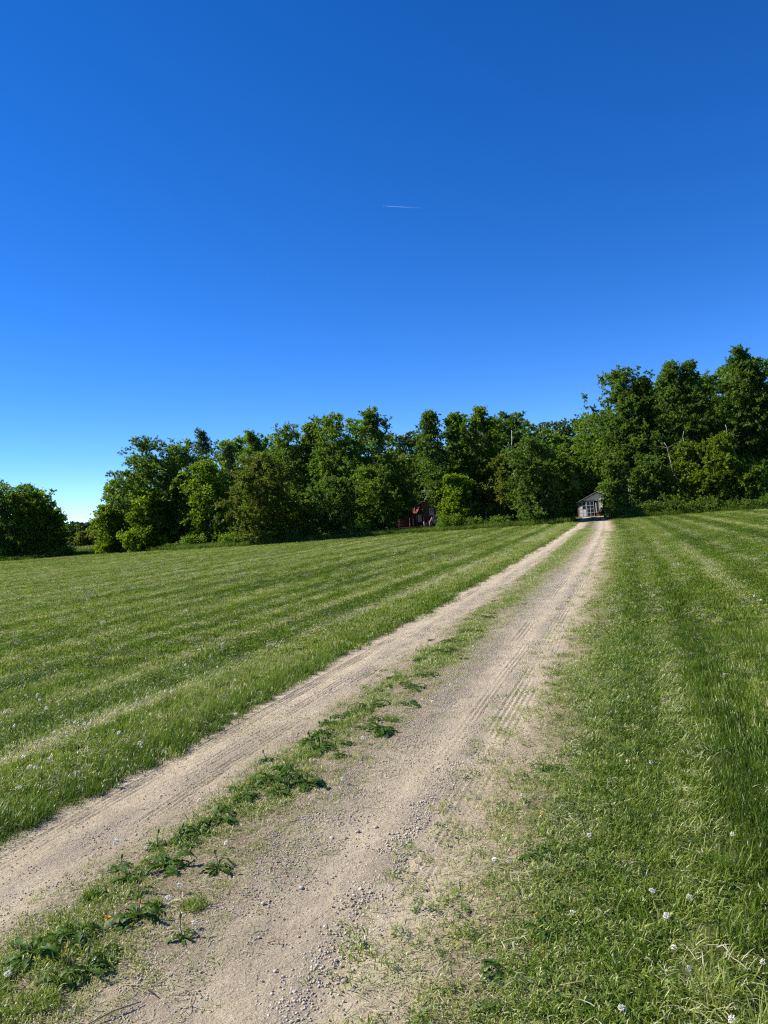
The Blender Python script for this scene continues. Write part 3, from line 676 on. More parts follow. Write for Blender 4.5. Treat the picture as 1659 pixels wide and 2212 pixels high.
def stone_mat(name, atype):
    m, nt, out = new_mat(name); L = nt.links
    if atype == 'INSTANCER':
        a = nt.nodes.new('ShaderNodeAttribute'); a.attribute_type = atype; a.attribute_name = 'tint'; fac = a.outputs['Fac']
    else:
        a = nt.nodes.new('ShaderNodeObjectInfo'); fac = a.outputs['Random']
    r = ramp(nt, [(0.0, (0.30, 0.245, 0.175)), (0.35, (0.47, 0.39, 0.275)), (0.6, (0.42, 0.385, 0.32)), (0.85, (0.60, 0.52, 0.39)), (1.0, (0.70, 0.65, 0.56))]); L.new(fac, r.inputs[0])
    tc = nt.nodes.new('ShaderNodeTexCoord'); nz = nt.nodes.new('ShaderNodeTexNoise'); nz.inputs['Scale'].default_value = 3; nz.inputs['Detail'].default_value = 6
    L.new(tc.outputs['Object'], nz.inputs['Vector'])
    mx = nt.nodes.new('ShaderNodeMix'); mx.data_type = 'RGBA'; mx.blend_type = 'MULTIPLY'; mx.inputs[0].default_value = 0.6
    r2 = ramp(nt, [(0.3, (0.6, 0.6, 0.6)), (0.7, (1.1, 1.1, 1.1))]); L.new(nz.outputs['Fac'], r2.inputs[0])
    L.new(r.outputs[0], mx.inputs[6]); L.new(r2.outputs[0], mx.inputs[7])
    p = nt.nodes.new('ShaderNodeBsdfPrincipled'); p.inputs['Roughness'].default_value = 0.8; p.inputs['Specular IOR Level'].default_value = 0.25
    L.new(mx.outputs[2], p.inputs['Base Color']); L.new(p.outputs[0], out.inputs['Surface'])
    return m
M['gravel'] = stone_mat('gravel_grains', 'INSTANCER'); M['stone'] = stone_mat('driveway_stone', 'OBJECT')
rng = np.random.default_rng(77)
P_PEB = proto_collection('gravel_grain', [pebble_mesh('pb%d' % i, rng, M['gravel'], 0) for i in range(6)])
s, x, y = road_random(110000, -1.25, 1.35, 1.9, 18.0, 0)
wgt = 0.10 + 0.9*np.exp(-((s - 0.30)/0.22)**2) + 0.6*np.exp(-((s - 0.82)/0.08)**2) + 0.35*np.exp(-((s + 0.76)/0.12)**2) + 0.45*np.exp(-((s + 0.4)/0.15)**2)
ok = rng.uniform(0, 1, len(s)) < np.clip(wgt*(0.2 + fbm(s*4, y*2, 15, 3)), 0, 1); s, x, y = s[ok], x[ok], y[ok]
size = 0.0022 + 0.0046*rng.beta(1.1, 4, len(s)) + 0.0004*y
grav = scatter('gravel', P_PEB, np.stack([x, y, road_height(s, y) + 0.001], 1), size, rng.beta(2, 2, len(s)), rng, 0.3, 'loose gravel grains scattered along the dirt wheel tracks', 'gravel')
s, x, y = road_random(2200, 0.68, 0.98, 2.2, 5.2, 0)
ok = rng.uniform(0, 1, len(s)) < 0.12 + sstep(0.42, 0.6, fbm(s*5, y*3, 19, 3))*np.exp(-((s - 0.83)/0.09)**2); s, x, y = s[ok], x[ok], y[ok]
scatter('pebbles', P_PEB, np.stack([x, y, road_height(s, y) + 0.002], 1), 0.004 + 0.0055*rng.beta(1.5, 3, len(s)), 0.25 + 0.75*rng.beta(2, 2, len(s)), rng, 0.3, parent=grav)
stone_meshes = [pebble_mesh('stone', rng, M['stone'], 1) for _ in range(7)]
for i, (x, y, r) in enumerate(STONE):
    s = float(road_s(x, y)); o = link('stone', stone_meshes[i % 7])
    rr = max(r*0.85, 0.0065)
    o.location = (x, y, float(road_height(np.array([s]), np.array([y]))[0]) + rr*0.25)
    o.scale = (rr, rr, rr); o.rotation_euler = (0, 0, i*2.399)
    lab = {0: 'smooth pale grey oval stone lying alone low in the right wheel track', 1: 'flat blue-grey stone on the median side of the right wheel track',
           3: 'long whitish stone near the top of the gravel patch', 4: 'whitish flat stone beside the long whitish stone',
           2: 'pale oval stone by the weedy median, left of the gravel patch'}.get(i)
    if lab: tag(o, lab, 'stone', 'stones lying on the driveway')
    else: tag(o, 'small stone in the right wheel track', 'stone', 'stones lying on the driveway')

# ------------------------------------------------------------------ dandelions
M['stem'] = simple_mat('dandelion_stem', (0.22, 0.20, 0.08), 0.6, 0.3, 20)
M['stem_red'] = simple_mat('reddish_stem', (0.26, 0.16, 0.09), 0.6, 0.3, 20)
M['fluff'] = simple_mat('seed_fluff', (0.80, 0.76, 0.66), 0.9, 0.08, 30)
M['petal'] = simple_mat('yellow_petals', (0.75, 0.45, 0.02), 0.6, 0.2, 60)
M['bud'] = simple_mat('green_bud', (0.10, 0.14, 0.04), 0.6, 0.2, 60)

def leaf_mesh(name, rng, L=1.0, W=0.16):
    """toothed dandelion leaf along +X, unit length, arching"""
    n = 11
    V, F, sh = [], [], []
    arch = rng.uniform(0.25, 0.5); droop = rng.uniform(0.25, 0.6); sway = rng.uniform(-0.15, 0.15)
    for k in range(n):
        t = k/(n-1)
        w = W*(0.18 + 0.95*math.sin(min(1, t*1.05)*math.pi*0.62)**1.3)*(1 if t < 0.93 else (1 - t)/0.07*0.9 + 0.02)
        w *= 1.35 if k % 2 else 0.45
        if t > 0.8: w = max(w, W*0.75*(1 - t)/0.2 + 0.003)
        x = t*(1 - 0.12*t) - (0.05 if k % 2 else 0)
        z = arch*t - droop*t*t + 0.02
        y = sway*t*t
        V += [(x - 0.03, y - w, z + 0.35*w), (x, y, z), (x - 0.03, y + w*rng.uniform(0.8, 1.1), z + 0.35*w)]
        c = rng.uniform(0.3, 0.8); sh += [c, c + 0.25, c]
    for k in range(n-1):
        a = 3*k
        F += [(a, a+1, a+4, a+3), (a+1, a+2, a+5, a+4)]
    return np_mesh(name, np.array(V), np.array(F), M['rosette'], {'shade': np.array(sh)})
rng = np.random.default_rng(5)
LEAVES = [leaf_mesh('leaf', rng, 1, rng.uniform(0.065, 0.10)) for _ in range(8)]
def joined_leaves(rng, n, r):
    vs, fs, sh = [], [], []; off = 0
    for k in range(n):
        me = LEAVES[rng.integers(0, 8)]
        co = np.empty(len(me.vertices)*3, np.float32); me.vertices.foreach_get('co', co); co = co.reshape(-1, 3)
        fi = np.empty(len(me.loops), np.int32); me.loops.foreach_get('vertex_index', fi); fi = fi.reshape(-1, 4)
        a = k*2.399 + rng.normal(0, 0.2); L = r*rng.uniform(0.7, 1.25); c_, s_ = math.cos(a), math.sin(a)
        q = co*L; q = np.stack([q[:, 0]*c_ - q[:, 1]*s_, q[:, 0]*s_ + q[:, 1]*c_, q[:, 2]*rng.uniform(0.7, 1.6)], 1)
        vs.append(q); fs.append(fi + off); off += len(q); sh.append(np.full(len(q), rng.uniform(0.1, 0.9)))
    return np_mesh('leaves', np.concatenate(vs), np.concatenate(fs), M['rosette'], {'shade': np.concatenate(sh)})

ROS_LABEL = {0: 'largest dark toothed dandelion plant in the lower part of the median', 1: 'spiky dandelion rosette just below the largest dark plant',
    2: 'wide dandelion rosette with yellow buds beside the fine grass tuft', 3: 'dandelion rosette leaning into the left track, left of the wide budded one',
    4: 'ragged dandelion plant with closed buds near the left picture edge', 5: 'leafy dandelion under a white seed head near the bottom left',
    6: 'small dandelion next to the leafy one near the bottom left', 11: 'small greyish wilted rosette at the rim of the left track',
    34: 'lone dandelion rosette on bare dirt at the right shoulder', 31: 'farthest clear dandelion rosette up the median', 28: 'broad weed cluster far up the median', 29: 'broad weed cluster above the other, far up the median',
    20: 'spreading dandelion in the middle part of the median', 25: 'tiny rosette growing inside the left wheel track'}
_rr = np.random.default_rng(8)
for _k in range(34):
    _y = 2.6*(13.0/2.6)**_rr.uniform(); _s = _rr.normal(-0.15, 0.15); _x, _y2 = road_pt(_s, _y)
    if min(math.hypot(_x - q[0], _y2 - q[1]) for q in ROS) > 0.10: ROS.append((float(_x), float(_y2), float(_rr.uniform(0.025, 0.05)*(1 + 0.06*_y))))
for i, (x, y, r) in enumerate(ROS):
    s = float(road_s(x, y)); z = float(road_height(np.array([s]), np.array([y]))[0])
    t = empty('dandelion_plant', (x, y, z - 0.003), rng.uniform(0, 6.28))
    r = max(r*1.6, 0.11 if s > 1 else 0.07)
    if y < 6.0 and s < 1:
        n = int(rng.integers(16, 24))
        for k in range(n):
            o = link('leaf', LEAVES[int(rng.integers(0, 8))], t)
            L = r*rng.uniform(0.75, 1.3)
            o.scale = (L, L*rng.uniform(0.9, 1.3), L*rng.uniform(0.8, 2.6)); o.rotation_euler = (0, 0, k*2.399 + rng.normal(0, 0.25))
        if rng.uniform() < 0.5:
            b = MB(); h = rng.uniform(0.05, 0.09); b.tube([(0, 0, 0), (0.005, 0.01, h*0.6), (0.015, 0.012, h)], [0.0022]*3, 5).build('stem', M['stem'], t)
            MB().tube([(0.015, 0.012, h), (0.017, 0.013, h + 0.012), (0.018, 0.013, h + 0.02)], [0.004, 0.0065, 0.002], 6).build('bud', M['bud'], t, smooth=True)
    else:
        link('leaves', joined_leaves(rng, 14 if y < 8 else 22, r*(1 if y < 8 else 0.8)), t)['kind'] = 'stuff'
    lab = ROS_LABEL.get(i)
    if not lab:
        lab = 'low rosette in the right shoulder grass' if s > 1 else 'toothed dandelion plant in the median'
    tag(t, lab, 'dandelion', 'dandelion plants along the driveway')

# grass tufts standing alone
for i, (x, y, r) in enumerate(TUFT):
    s = float(road_s(x, y)); z = float(road_height(np.array([s]), np.array([y]))[0])
    rg = np.random.default_rng(300 + i)
    mt = leaf_mat('tuft_blades', GR, 'shade', 'GEOMETRY', 0.35, 0.42, 0.4)
    me = tuft_mesh('blades', rg, 260, r*0.75, 0.02, 0.06, 0.003, mt, 0.9)
    a = me.attributes.new('shade', 'FLOAT', 'POINT'); a.data.foreach_set('value', np.repeat(np.clip(rg.normal(0.30 if i != 2 else 0.42, 0.12, 260), 0, 1), 7).astype(np.float32))
    o = link('grass_clump', me, None, (x, y, z - 0.003))
    tag(o, ['thick grass clump on the gravel side of the median, below a seed head', 'soft fine grass clump between dandelions in the lower median', 'bright green round grass clump in the bottom left corner',
            'small dark grass clump at the left rim of the median', 'wide grass clump in the middle of the median', 'fine pale green clump on the gravel side of the middle median'][i], 'grass clump', 'grass clumps in the median')

for i, (x, y, r, lab) in enumerate([(0.88, 2.34, 0.07, 'tall pale grass clump with seed stalks at the bottom right'), (1.12, 2.62, 0.09, 'tall dark green grass clump near the right edge'), (0.98, 2.16, 0.07, 'tall yellowish grass clump in the bottom right corner'), (1.30, 3.1, 0.10, 'tall green grass clump above the others at the right edge')]):
    rg = np.random.default_rng(340 + i)
    mt = leaf_mat('clump_blades', GR, 'shade', 'GEOMETRY', 0.32, 0.42, 0.3)
    me = tuft_mesh('blades', rg, 150, r, 0.07, 0.19, 0.0035, mt, 0.8)
    a = me.attributes.new('shade', 'FLOAT', 'POINT'); a.data.foreach_set('value', np.repeat(np.clip(rg.normal((0.62, 0.2, 0.6, 0.25)[i], 0.16, 150), 0, 1), 7).astype(np.float32))
    tag(link('grass_clump', me, None, (x, y, 0.0)), lab, 'grass clump', 'tall grass clumps in the right-hand grass')

def fluff_mesh(name, rng, n=90, flat=False):
    V, F = [], []
    for k in range(n):
        z = 1 - 2*(k + 0.5)/n; a = k*2.39996; q = math.sqrt(1 - z*z)
        d = np.array([q*math.cos(a), q*math.sin(a), z]) + rng.normal(0, 0.06, 3); d /= np.linalg.norm(d)
        u = np.cross(d, [0.3, 0.8, 0.5]); u /= np.linalg.norm(u); v = np.cross(d, u)
        L = rng.uniform(0.6, 1.1)
        i = len(V)
        if rng.uniform() < 0.2: continue
        V += [tuple(d*0.2), tuple(d*L + u*0.11), tuple(d*L - u*0.055 + v*0.095), tuple(d*L - u*0.055 - v*0.095)]
        F += [(i, i+1, i+2), (i, i+2, i+3), (i, i+3, i+1), (i+1, i+3, i+2)]
    return np_mesh(name, np.array(V), np.array(F), M['fluff'])
FLUFF = [fluff_mesh('seed_head', np.random.default_rng(i), 80) for i in range(3)]
STEMS = []
for i in range(4):
    b = MB(); q = [(0, 0, 0), (0.08*math.cos(i*2), 0.08*math.sin(i*2), 0.5), (0.02*i, 0.1, 1.0)]
    STEMS.append((b.tube(q, [0.022, 0.02, 0.018], 5).mesh('stem', M['stem_red' if i % 2 else 'stem']), q[-1]))
def seedhead(x, y, rad, h, lab, grp, zb=0.0):
    t = empty('dandelion_clock', (x, y, zb), rng.uniform(0, 6.28))
    me, tip = STEMS[int(rng.integers(0, 4))]
    o = link('stem', me, t); o.scale = (h, h, h) if h > 0.03 else (0.03, 0.03, h)
    f = link('seed_head', FLUFF[int(rng.integers(0, 3))], t); f.location = (tip[0]*o.scale[0], tip[1]*o.scale[1], h + rad*0.4)
    f.scale = (rad, rad, rad*rng.uniform(0.5, 1.0)); f.rotation_euler = (rng.uniform(0, 1), rng.uniform(0, 1), 0)
    tag(t, lab, 'dandelion', grp)
MIDLAB = {0: 'large creamy seed head lying at the rim of the left track', 2: 'round see-through seed head above the grass clump in the lower median', 3: 'fluffy white seed head over the fine grass clump in the lower median',
          4: 'white seed head among leaves near the bottom left', 5: 'white seed head at the left picture edge, near the bottom', 13: 'single white seed head on bare gravel right of the median', 11: 'white seed head at the gravel side below the middle median'}
for i, (x, y) in enumerate(SEED_MID):
    seedhead(x, y, rng.uniform(0.012, 0.017), rng.uniform(0.02, 0.045), MIDLAB.get(i, 'small white seed head along the median'), 'seed heads along the median', 0.01)
for i, (x, y) in enumerate(SEED_RIGHT):
    if i % 2 == 1 and i != 25: continue
    seedhead(x, y, rng.uniform(0.010, 0.015), rng.uniform(0.03, 0.065), 'white seed head on the lone rosette at the right shoulder' if i == 25 else 'white seed head in the right-hand grass', 'seed heads in the right-hand grass')
for i, (x, y) in enumerate(SEED_LEFT):
    seedhead(x, y, rng.uniform(0.013, 0.020), rng.uniform(0.04, 0.07), 'white seed head in the left-hand lawn', 'seed heads in the left-hand lawn')
for k in range(14):
    for _ in range(50):
        y = rng.uniform(6, 30); x = rng.uniform(-0.5*y, 0.5*y); s = float(road_s(x, y))
        if (s < -1.6 and rng.uniform() < 0.3 + float(stripe(np.array([s]))[0])) or (s > 1.8 and rng.uniform() < 0.2): break
    seedhead(x, y, 0.013 + 0.0004*y, rng.uniform(0.06, 0.09), 'white seed head in the left-hand lawn' if s < 0 else 'white seed head in the right-hand grass',
             'seed heads in the left-hand lawn' if s < 0 else 'seed heads in the right-hand grass')
def flower_mesh():
    b = MB()
    for ring, (n, r0, r1, z1) in enumerate(((16, 0.1, 1.0, 0.25), (13, 0.1, 0.75, 0.5), (9, 0.05, 0.45, 0.65))):
        for k in range(n):
            a = 2*math.pi*(k + ring*0.4)/n; w = 0.16
            d = (math.cos(a), math.sin(a)); p = (-d[1], d[0])
            b.poly([(d[0]*r0, d[1]*r0, 0), (d[0]*r1*0.8 - p[0]*w, d[1]*r1*0.8 - p[1]*w, z1), (d[0]*r1, d[1]*r1, z1*1.05), (d[0]*r1*0.8 + p[0]*w, d[1]*r1*0.8 + p[1]*w, z1)])
    return b.mesh('petals', M['petal'])
PET = flower_mesh()
for i, (x, y) in enumerate(YELLOW):
    t = empty('dandelion_flower', (x, y, 0.012), rng.uniform(0, 6.28))
    h = rng.uniform(0.035, 0.06); me, tip = STEMS[int(rng.integers(0, 4))]
    o = link('stem', me, t); o.scale = (h, h, h)
    f = link('petals', PET, t); rr = 0.014 if i in (0, 6) else rng.uniform(0.006, 0.010)
    f.location = (tip[0]*h, tip[1]*h, h); f.scale = (rr*0.9, rr, rr); f.rotation_euler = (rng.uniform(-0.7, 0.7), rng.uniform(-0.7, 0.7), 0)
    s = float(road_s(x, y))
    lab = {0: 'orange-yellow dandelion flower over the wide rosette in the lower median', 6: 'brightest yellow dandelion flower beside the left track', 7: 'small yellow flower above the middle median leaves', 16: 'yellow flower at the lawn edge of the left track'}.get(i)
    if not lab: lab = 'small orange flower of the right shoulder' if s > 1 else 'small yellow flower of the median'
    tag(t, lab, 'flower', 'yellow dandelion flowers')

# fallen stalks
b_st = []
for i, (pa, pb) in enumerate([((0.62, 3.18), (0.80, 3.22)), ((0.55, 2.88), (0.60, 2.75)), ((0.42, 2.45), (0.56, 2.40)), ((0.86, 3.2), (1.02, 3.35)), ((-1.03, 2.66), (-0.88, 2.58)), ((-1.10, 2.42), (-0.92, 2.55)), ((0.85, 2.38), (0.90, 2.2)), ((1.0, 2.98), (1.16, 3.02)), ((0.95, 2.2), (1.0, 2.4)), ((-0.55, 2.86), (-0.5, 2.83))]):
    h = 0.05 if pa[0] > 0 else 0.03
    m_ = ((pa[0] + pb[0])/2 + 0.015, (pa[1] + pb[1])/2 + 0.01)
    o = MB().tube([(0, 0, h*0.6), (m_[0]-pa[0], m_[1]-pa[1], h), (pb[0]-pa[0], pb[1]-pa[1], h*0.7)], [0.0022, 0.0026, 0.0018], 5).build('dry_stalk', M['stem' if i % 3 else 'stem_red'], None, (pa[0], pa[1], 0), smooth=True)
    tag(o, 'pale dry stalk on the right shoulder' if pa[0] > 0 else 'pale dry stalk on the lower median', 'stalk', 'fallen dry stalks')

# ------------------------------------------------------------------ trees
def tube_arrays(pts, rads, n):
    pts = np.asarray(pts, float); m = len(pts)
    d = np.gradient(pts, axis=0); d /= np.linalg.norm(d, axis=1)[:, None] + 1e-9
    s = np.cross(d, [0.31, 0.95, 0.05]); s /= np.linalg.norm(s, axis=1)[:, None] + 1e-9; u = np.cross(s, d)
    a = 2*np.pi*np.arange(n)/n
    v = pts[:, None] + (s[:, None]*np.cos(a)[None, :, None] + u[:, None]*np.sin(a)[None, :, None])*np.asarray(rads)[:, None, None]
    k = np.arange(m-1)[:, None]*n; j = np.arange(n)[None]; jn = (j + 1) % n
    f = np.stack([k + j, k + jn, k + jn + n, k + j + n], -1).reshape(-1, 4)
    return v.reshape(-1, 3), f

def merge(parts):
    vs, fs, off = [], [], 0
    for v, f in parts: vs.append(v); fs.append(f + off); off += len(v)
    return np.concatenate(vs), np.concatenate(fs)

def profile(style, t, hb):
    u = np.clip((t - hb)/(1 - hb), 0, 1)
    if style == 'bush': return np.sqrt(np.clip(1 - (np.abs(u - 0.30)/0.72)**2.6, 0, 1))*(0.80 + 0.2*u)
    if style == 'round': return np.clip(np.sqrt(np.clip(1 - (np.abs(u - 0.42)/0.62)**2.2, 0, 1)), 0.25, 1)
    return np.clip((0.55 + 0.55*np.sin(np.pi*np.clip(u*0.9 + 0.12, 0, 1)))*(1 - 0.72*u**2.2), 0.12, 1)

def make_tree(name, seed, x, y, h, r, hb, style, mat, nleaf, leaf=0.17, detail=1.0, bark='bark'):
    nleaf = int(nleaf*(3.9 if leaf < 0.2 and leaf > 0.15 else 3.0))
    r = r*(1.4 if style == 'column' else 1.15)
    rg = np.random.default_rng(seed)
    root = empty(name, (x, y, 0))
    # trunk
    lean = rg.normal(0, 0.05, 2) if style != 'bush' else rg.normal(0, 0.03, 2)
    zt = np.linspace(0, 0.97*h, 9)
    wob = np.cumsum(rg.normal(0, 0.012*h, (9, 2)), 0)*0.5
    tp = np.stack([lean[0]*zt + wob[:, 0]*zt/h, lean[1]*zt + wob[:, 1]*zt/h, zt], 1)
    tr = (0.6 if x > 20 and h > 9 and y < 75 else 1.0)*(0.010*h + 0.02)*(0.8 if style == 'column' else 1.0)*(1 - 0.86*(zt/(0.97*h))**0.8); tr[0] *= 1.3
    trunk_at = lambda z: np.stack([np.interp(z, zt, tp[:, 0]), np.interp(z, zt, tp[:, 1]), z], -1)
    link('trunk', np_mesh('trunk', *tube_arrays(tp, tr, 8), M[bark], smooth=True), root)
    # limbs
    nb = int((26 + 2.8*h)*detail)
    u = (np.arange(nb) + rg.uniform(0, 1, nb))/nb
    t = hb + (0.97 - hb)*u
    az = np.arange(nb)*2.39996 + rg.normal(0, 0.4, nb)
    lobes = 1 + 0.22*np.sin(az*2 + rg.uniform(0, 6.28) + 5*u) + 0.15*np.sin(az*3 + 9*u + rg.uniform(0, 6.28))
    reach = r*profile(style, t, hb)*rg.uniform(0.55, 1.0, nb)*lobes
    slope = rg.uniform(0.25, 0.85, nb)*(0.6 + 0.7*u) if style != 'bush' else rg.uniform(0.0, 0.6, nb)
    z0 = np.maximum(0.06*h, t*h - reach*slope*0.75)
    st = trunk_at(z0); en = st + np.stack([np.cos(az)*reach, np.sin(az)*reach, reach*slope + 0.05*h*rg.uniform(-0.2, 1, nb)], 1)
    en[:, 2] = np.minimum(en[:, 2], h*1.0)
    limb = []
    for k in range(nb):
        mid = 0.5*(st[k] + en[k]); mid[2] -= 0.08*reach[k]
        r0 = 0.35*np.interp(z0[k], zt, tr) + 0.006
        limb.append(tube_arrays([st[k], mid, en[k]], [r0, r0*0.6, 0.006], 4))
    link('limbs', np_mesh('limbs', *merge(limb), M[bark], smooth=True), root)
    # clumps of leaves along the outer part of the limbs
    cl, cs = [], []
    nc = 7
    for k in range(nb):
        f = rg.uniform(0.35, 1.04, nc)
        p = st[k] + (en[k] - st[k])*f[:, None] + rg.normal(0, 0.24*max(reach[k], 0.6), (nc, 3))*np.array([1, 1, 0.7])
        cl.append(p); cs.append(rg.uniform(0.30, 0.72, nc)*(0.56 + 0.10*r)*(1.15 - 0.35*u[k]))
    zz = rg.uniform(max(hb, 0.80), 1.0, 9)*h                                # leader shoots
    p = trunk_at(np.minimum(zz, 0.97*h)) + rg.normal(0, 0.10*r, (9, 3)); p[:, 2] = zz - 0.1
    cl.append(p); cs.append(rg.uniform(0.2, 0.38, 9))
    cl = np.concatenate(cl); cs = np.concatenate(cs)
    cl[:, 2] = np.clip(cl[:, 2], 0.25, h - 0.12)
    wgt = cs**2; cnt = rg.multinomial(nleaf, wgt/wgt.sum())
    ci = np.repeat(np.arange(len(cl)), cnt); N = len(ci)
    d = rg.normal(0, 1, (N, 3)); d /= np.linalg.norm(d, axis=1)[:, None]
    # sprays: leaves sit along short twigs that leave the clump's centre
    TW = 9
    td = rg.normal(0, 1, (len(cl)*TW, 3)) + np.array([0, 0, 0.45]); td /= np.linalg.norm(td, axis=1)[:, None]
    tl_ = rg.uniform(0.6, 1.85, len(cl)*TW)
    ti = ci*TW + rg.integers(0, TW, N)
    f = rg.uniform(0.08, 1, N)**0.6
    c = cl[ci] + td[ti]*(cs[ci]*tl_[ti]*f)[:, None]*np.array([1.0, 1.0, 0.8]) + d*(0.30*cs[ci]*rg.uniform(0, 1, N))[:, None]
    c[:, 2] = np.maximum(c[:, 2], 0.06)
    nrm = d*0.7 + rg.normal(0, 0.7, (N, 3)) + np.array([0, 0, 0.45]); nrm /= np.linalg.norm(nrm, axis=1)[:, None]
    a = np.cross(nrm, rg.normal(0, 1, (N, 3))); a /= np.linalg.norm(a, axis=1)[:, None] + 1e-9; b = np.cross(nrm, a)
    L = leaf*rg.uniform(0.55, 1.25, N); W = L*rg.uniform(0.6, 0.95, N)
    V = np.stack([c - a*L[:, None]*0.5 - b*W[:, None]*0.35, c + b*W[:, None]*0.65, c + a*L[:, None]*0.5 - b*W[:, None]*0.35], 1).reshape(-1, 3)
    F = np.arange(3*N).reshape(-1, 3)
    sh = np.clip(rg.normal(0.5, 0.16, len(cl))[ci] + rg.normal(0, 0.16, N), 0, 1)
    link('crown', np_mesh('crown', V, F, M['leaf_' + mat], {'shade': np.repeat(sh, 3)}), root)
    return root

for i, (lab, x, y, h, r, hb, style, mat, n) in enumerate(TREES):
    bush = y > 150
    if mat == 'green': mat = 'cool' if (x > 20 and i % 4) or i % 5 == 0 else ('warm' if i % 3 == 0 else 'green')
    if x > 20 and h > 9: hb = max(hb, 0.34)
    o = make_tree('field_bush' if bush else ('aspen_tree' if style == 'column' else 'leafy_tree'), 1000 + i, x, y, h, r, hb, style, mat, n, 0.42 if bush else 0.175, 1.0, 'bark_pale' if (style == 'column' or 'pale' in lab or 'aspen' in lab) else 'bark')
    tag(o, lab, 'bush' if bush else 'tree', 'bushes in the field gap' if bush else ('left clump of trees' if x < -36 else ('right wood' if x > 19 else 'main row of trees')))
BACK_LAB = {'l': 'dark tree standing behind the left clump', 'm': 'dark tree in the second rank behind the main row', 'c': 'dark tree deep in the wood around the shed clearing', 'r': 'dark tree in the second rank of the right wood'}
for i, (x, y, h, r) in enumerate(BACK_TREES):
    k = 'l' if x < -36 else ('m' if x < 16 else ('c' if y > 93 else 'r'))
    o = make_tree('wood_tree', 2000 + i, x, y, h, r*(1.55 if x > 27 else 1.25), 0.02, 'round', 'blue' if y > 110 else 'green', 3600 if x > 27 else 3000, 0.36, 0.8, 'bark_pale' if k in 'rc' else 'bark')
    tag(o, BACK_LAB[k], 'tree', {'l': 'trees behind the left clump', 'm': 'second rank of the main row', 'c': 'trees around the clearing', 'r': 'second rank of the right wood'}[k])
rgb = np.random.default_rng(55)
for i in range(34):
    x = -40 + 86*i/33 + rgb.uniform(-0.8, 0.8); y = rgb.uniform(108, 122) if x < 30 else rgb.uniform(96, 106)
    if -38 < x*0.8 < -28: continue
    h = float(np.interp(x, [-40, -25, 0, 30, 45], [6, 9, 10.5, 11, 13]))*rgb.uniform(0.85, 1.05)
    o = make_tree('wood_tree', 5000 + i, x, y, h, 3.2, 0.0, 'bush', 'green', 1200, 0.62, 0.6, 'bark')
    tag(o, 'dark tree deep in the shaded wood', 'tree', 'trees in the depth of the wood')
for i, (x, y, h, r) in enumerate(FAR_TREES):
    o = make_tree('distant_tree', 3000 + i, x, y, h, r*1.6, 0.02, 'bush', 'blue', 1600, 0.6, 0.6, 'bark')
    tag(o, 'hazy distant tree on the skyline of the field gap', 'tree', 'distant trees in the field gap')

# white dead snag
sn = empty('dead_snag', (11.95, 70.6, 0))
MB().tube([(-0.1, 0, 0), (-0.05, 0, 3.0), (0.0, 0, 5.9), (0.12, 0, 6.9), (0.27, 0, 7.8), (0.30, 0, 8.75)], [0.12, 0.10, 0.06, 0.045, 0.03, 0.015], 7).build('trunk', M['deadwood'], sn, smooth=True)
for a, b in (((0.05, 0, 6.2), (-0.35, -0.1, 6.75)), ((0.1, 0, 6.6), (0.95, -0.2, 7.3)), ((0.15, 0, 7.1), (-0.1, 0, 7.7)), ((0.95, -0.2, 7.3), (1.3, -0.2, 7.75)), ((0.08, 0, 6.3), (0.5, -0.15, 6.55))):
    MB().tube([a, ((a[0]+b[0])/2, (a[1]+b[1])/2, (a[2]+b[2])/2 - 0.04), b], [0.04, 0.03, 0.012], 5).build('bare_branch', M['deadwood'], sn, smooth=True)
tag(sn, 'white barkless dead tree sticking out of the foliage left of the shed', 'dead tree')

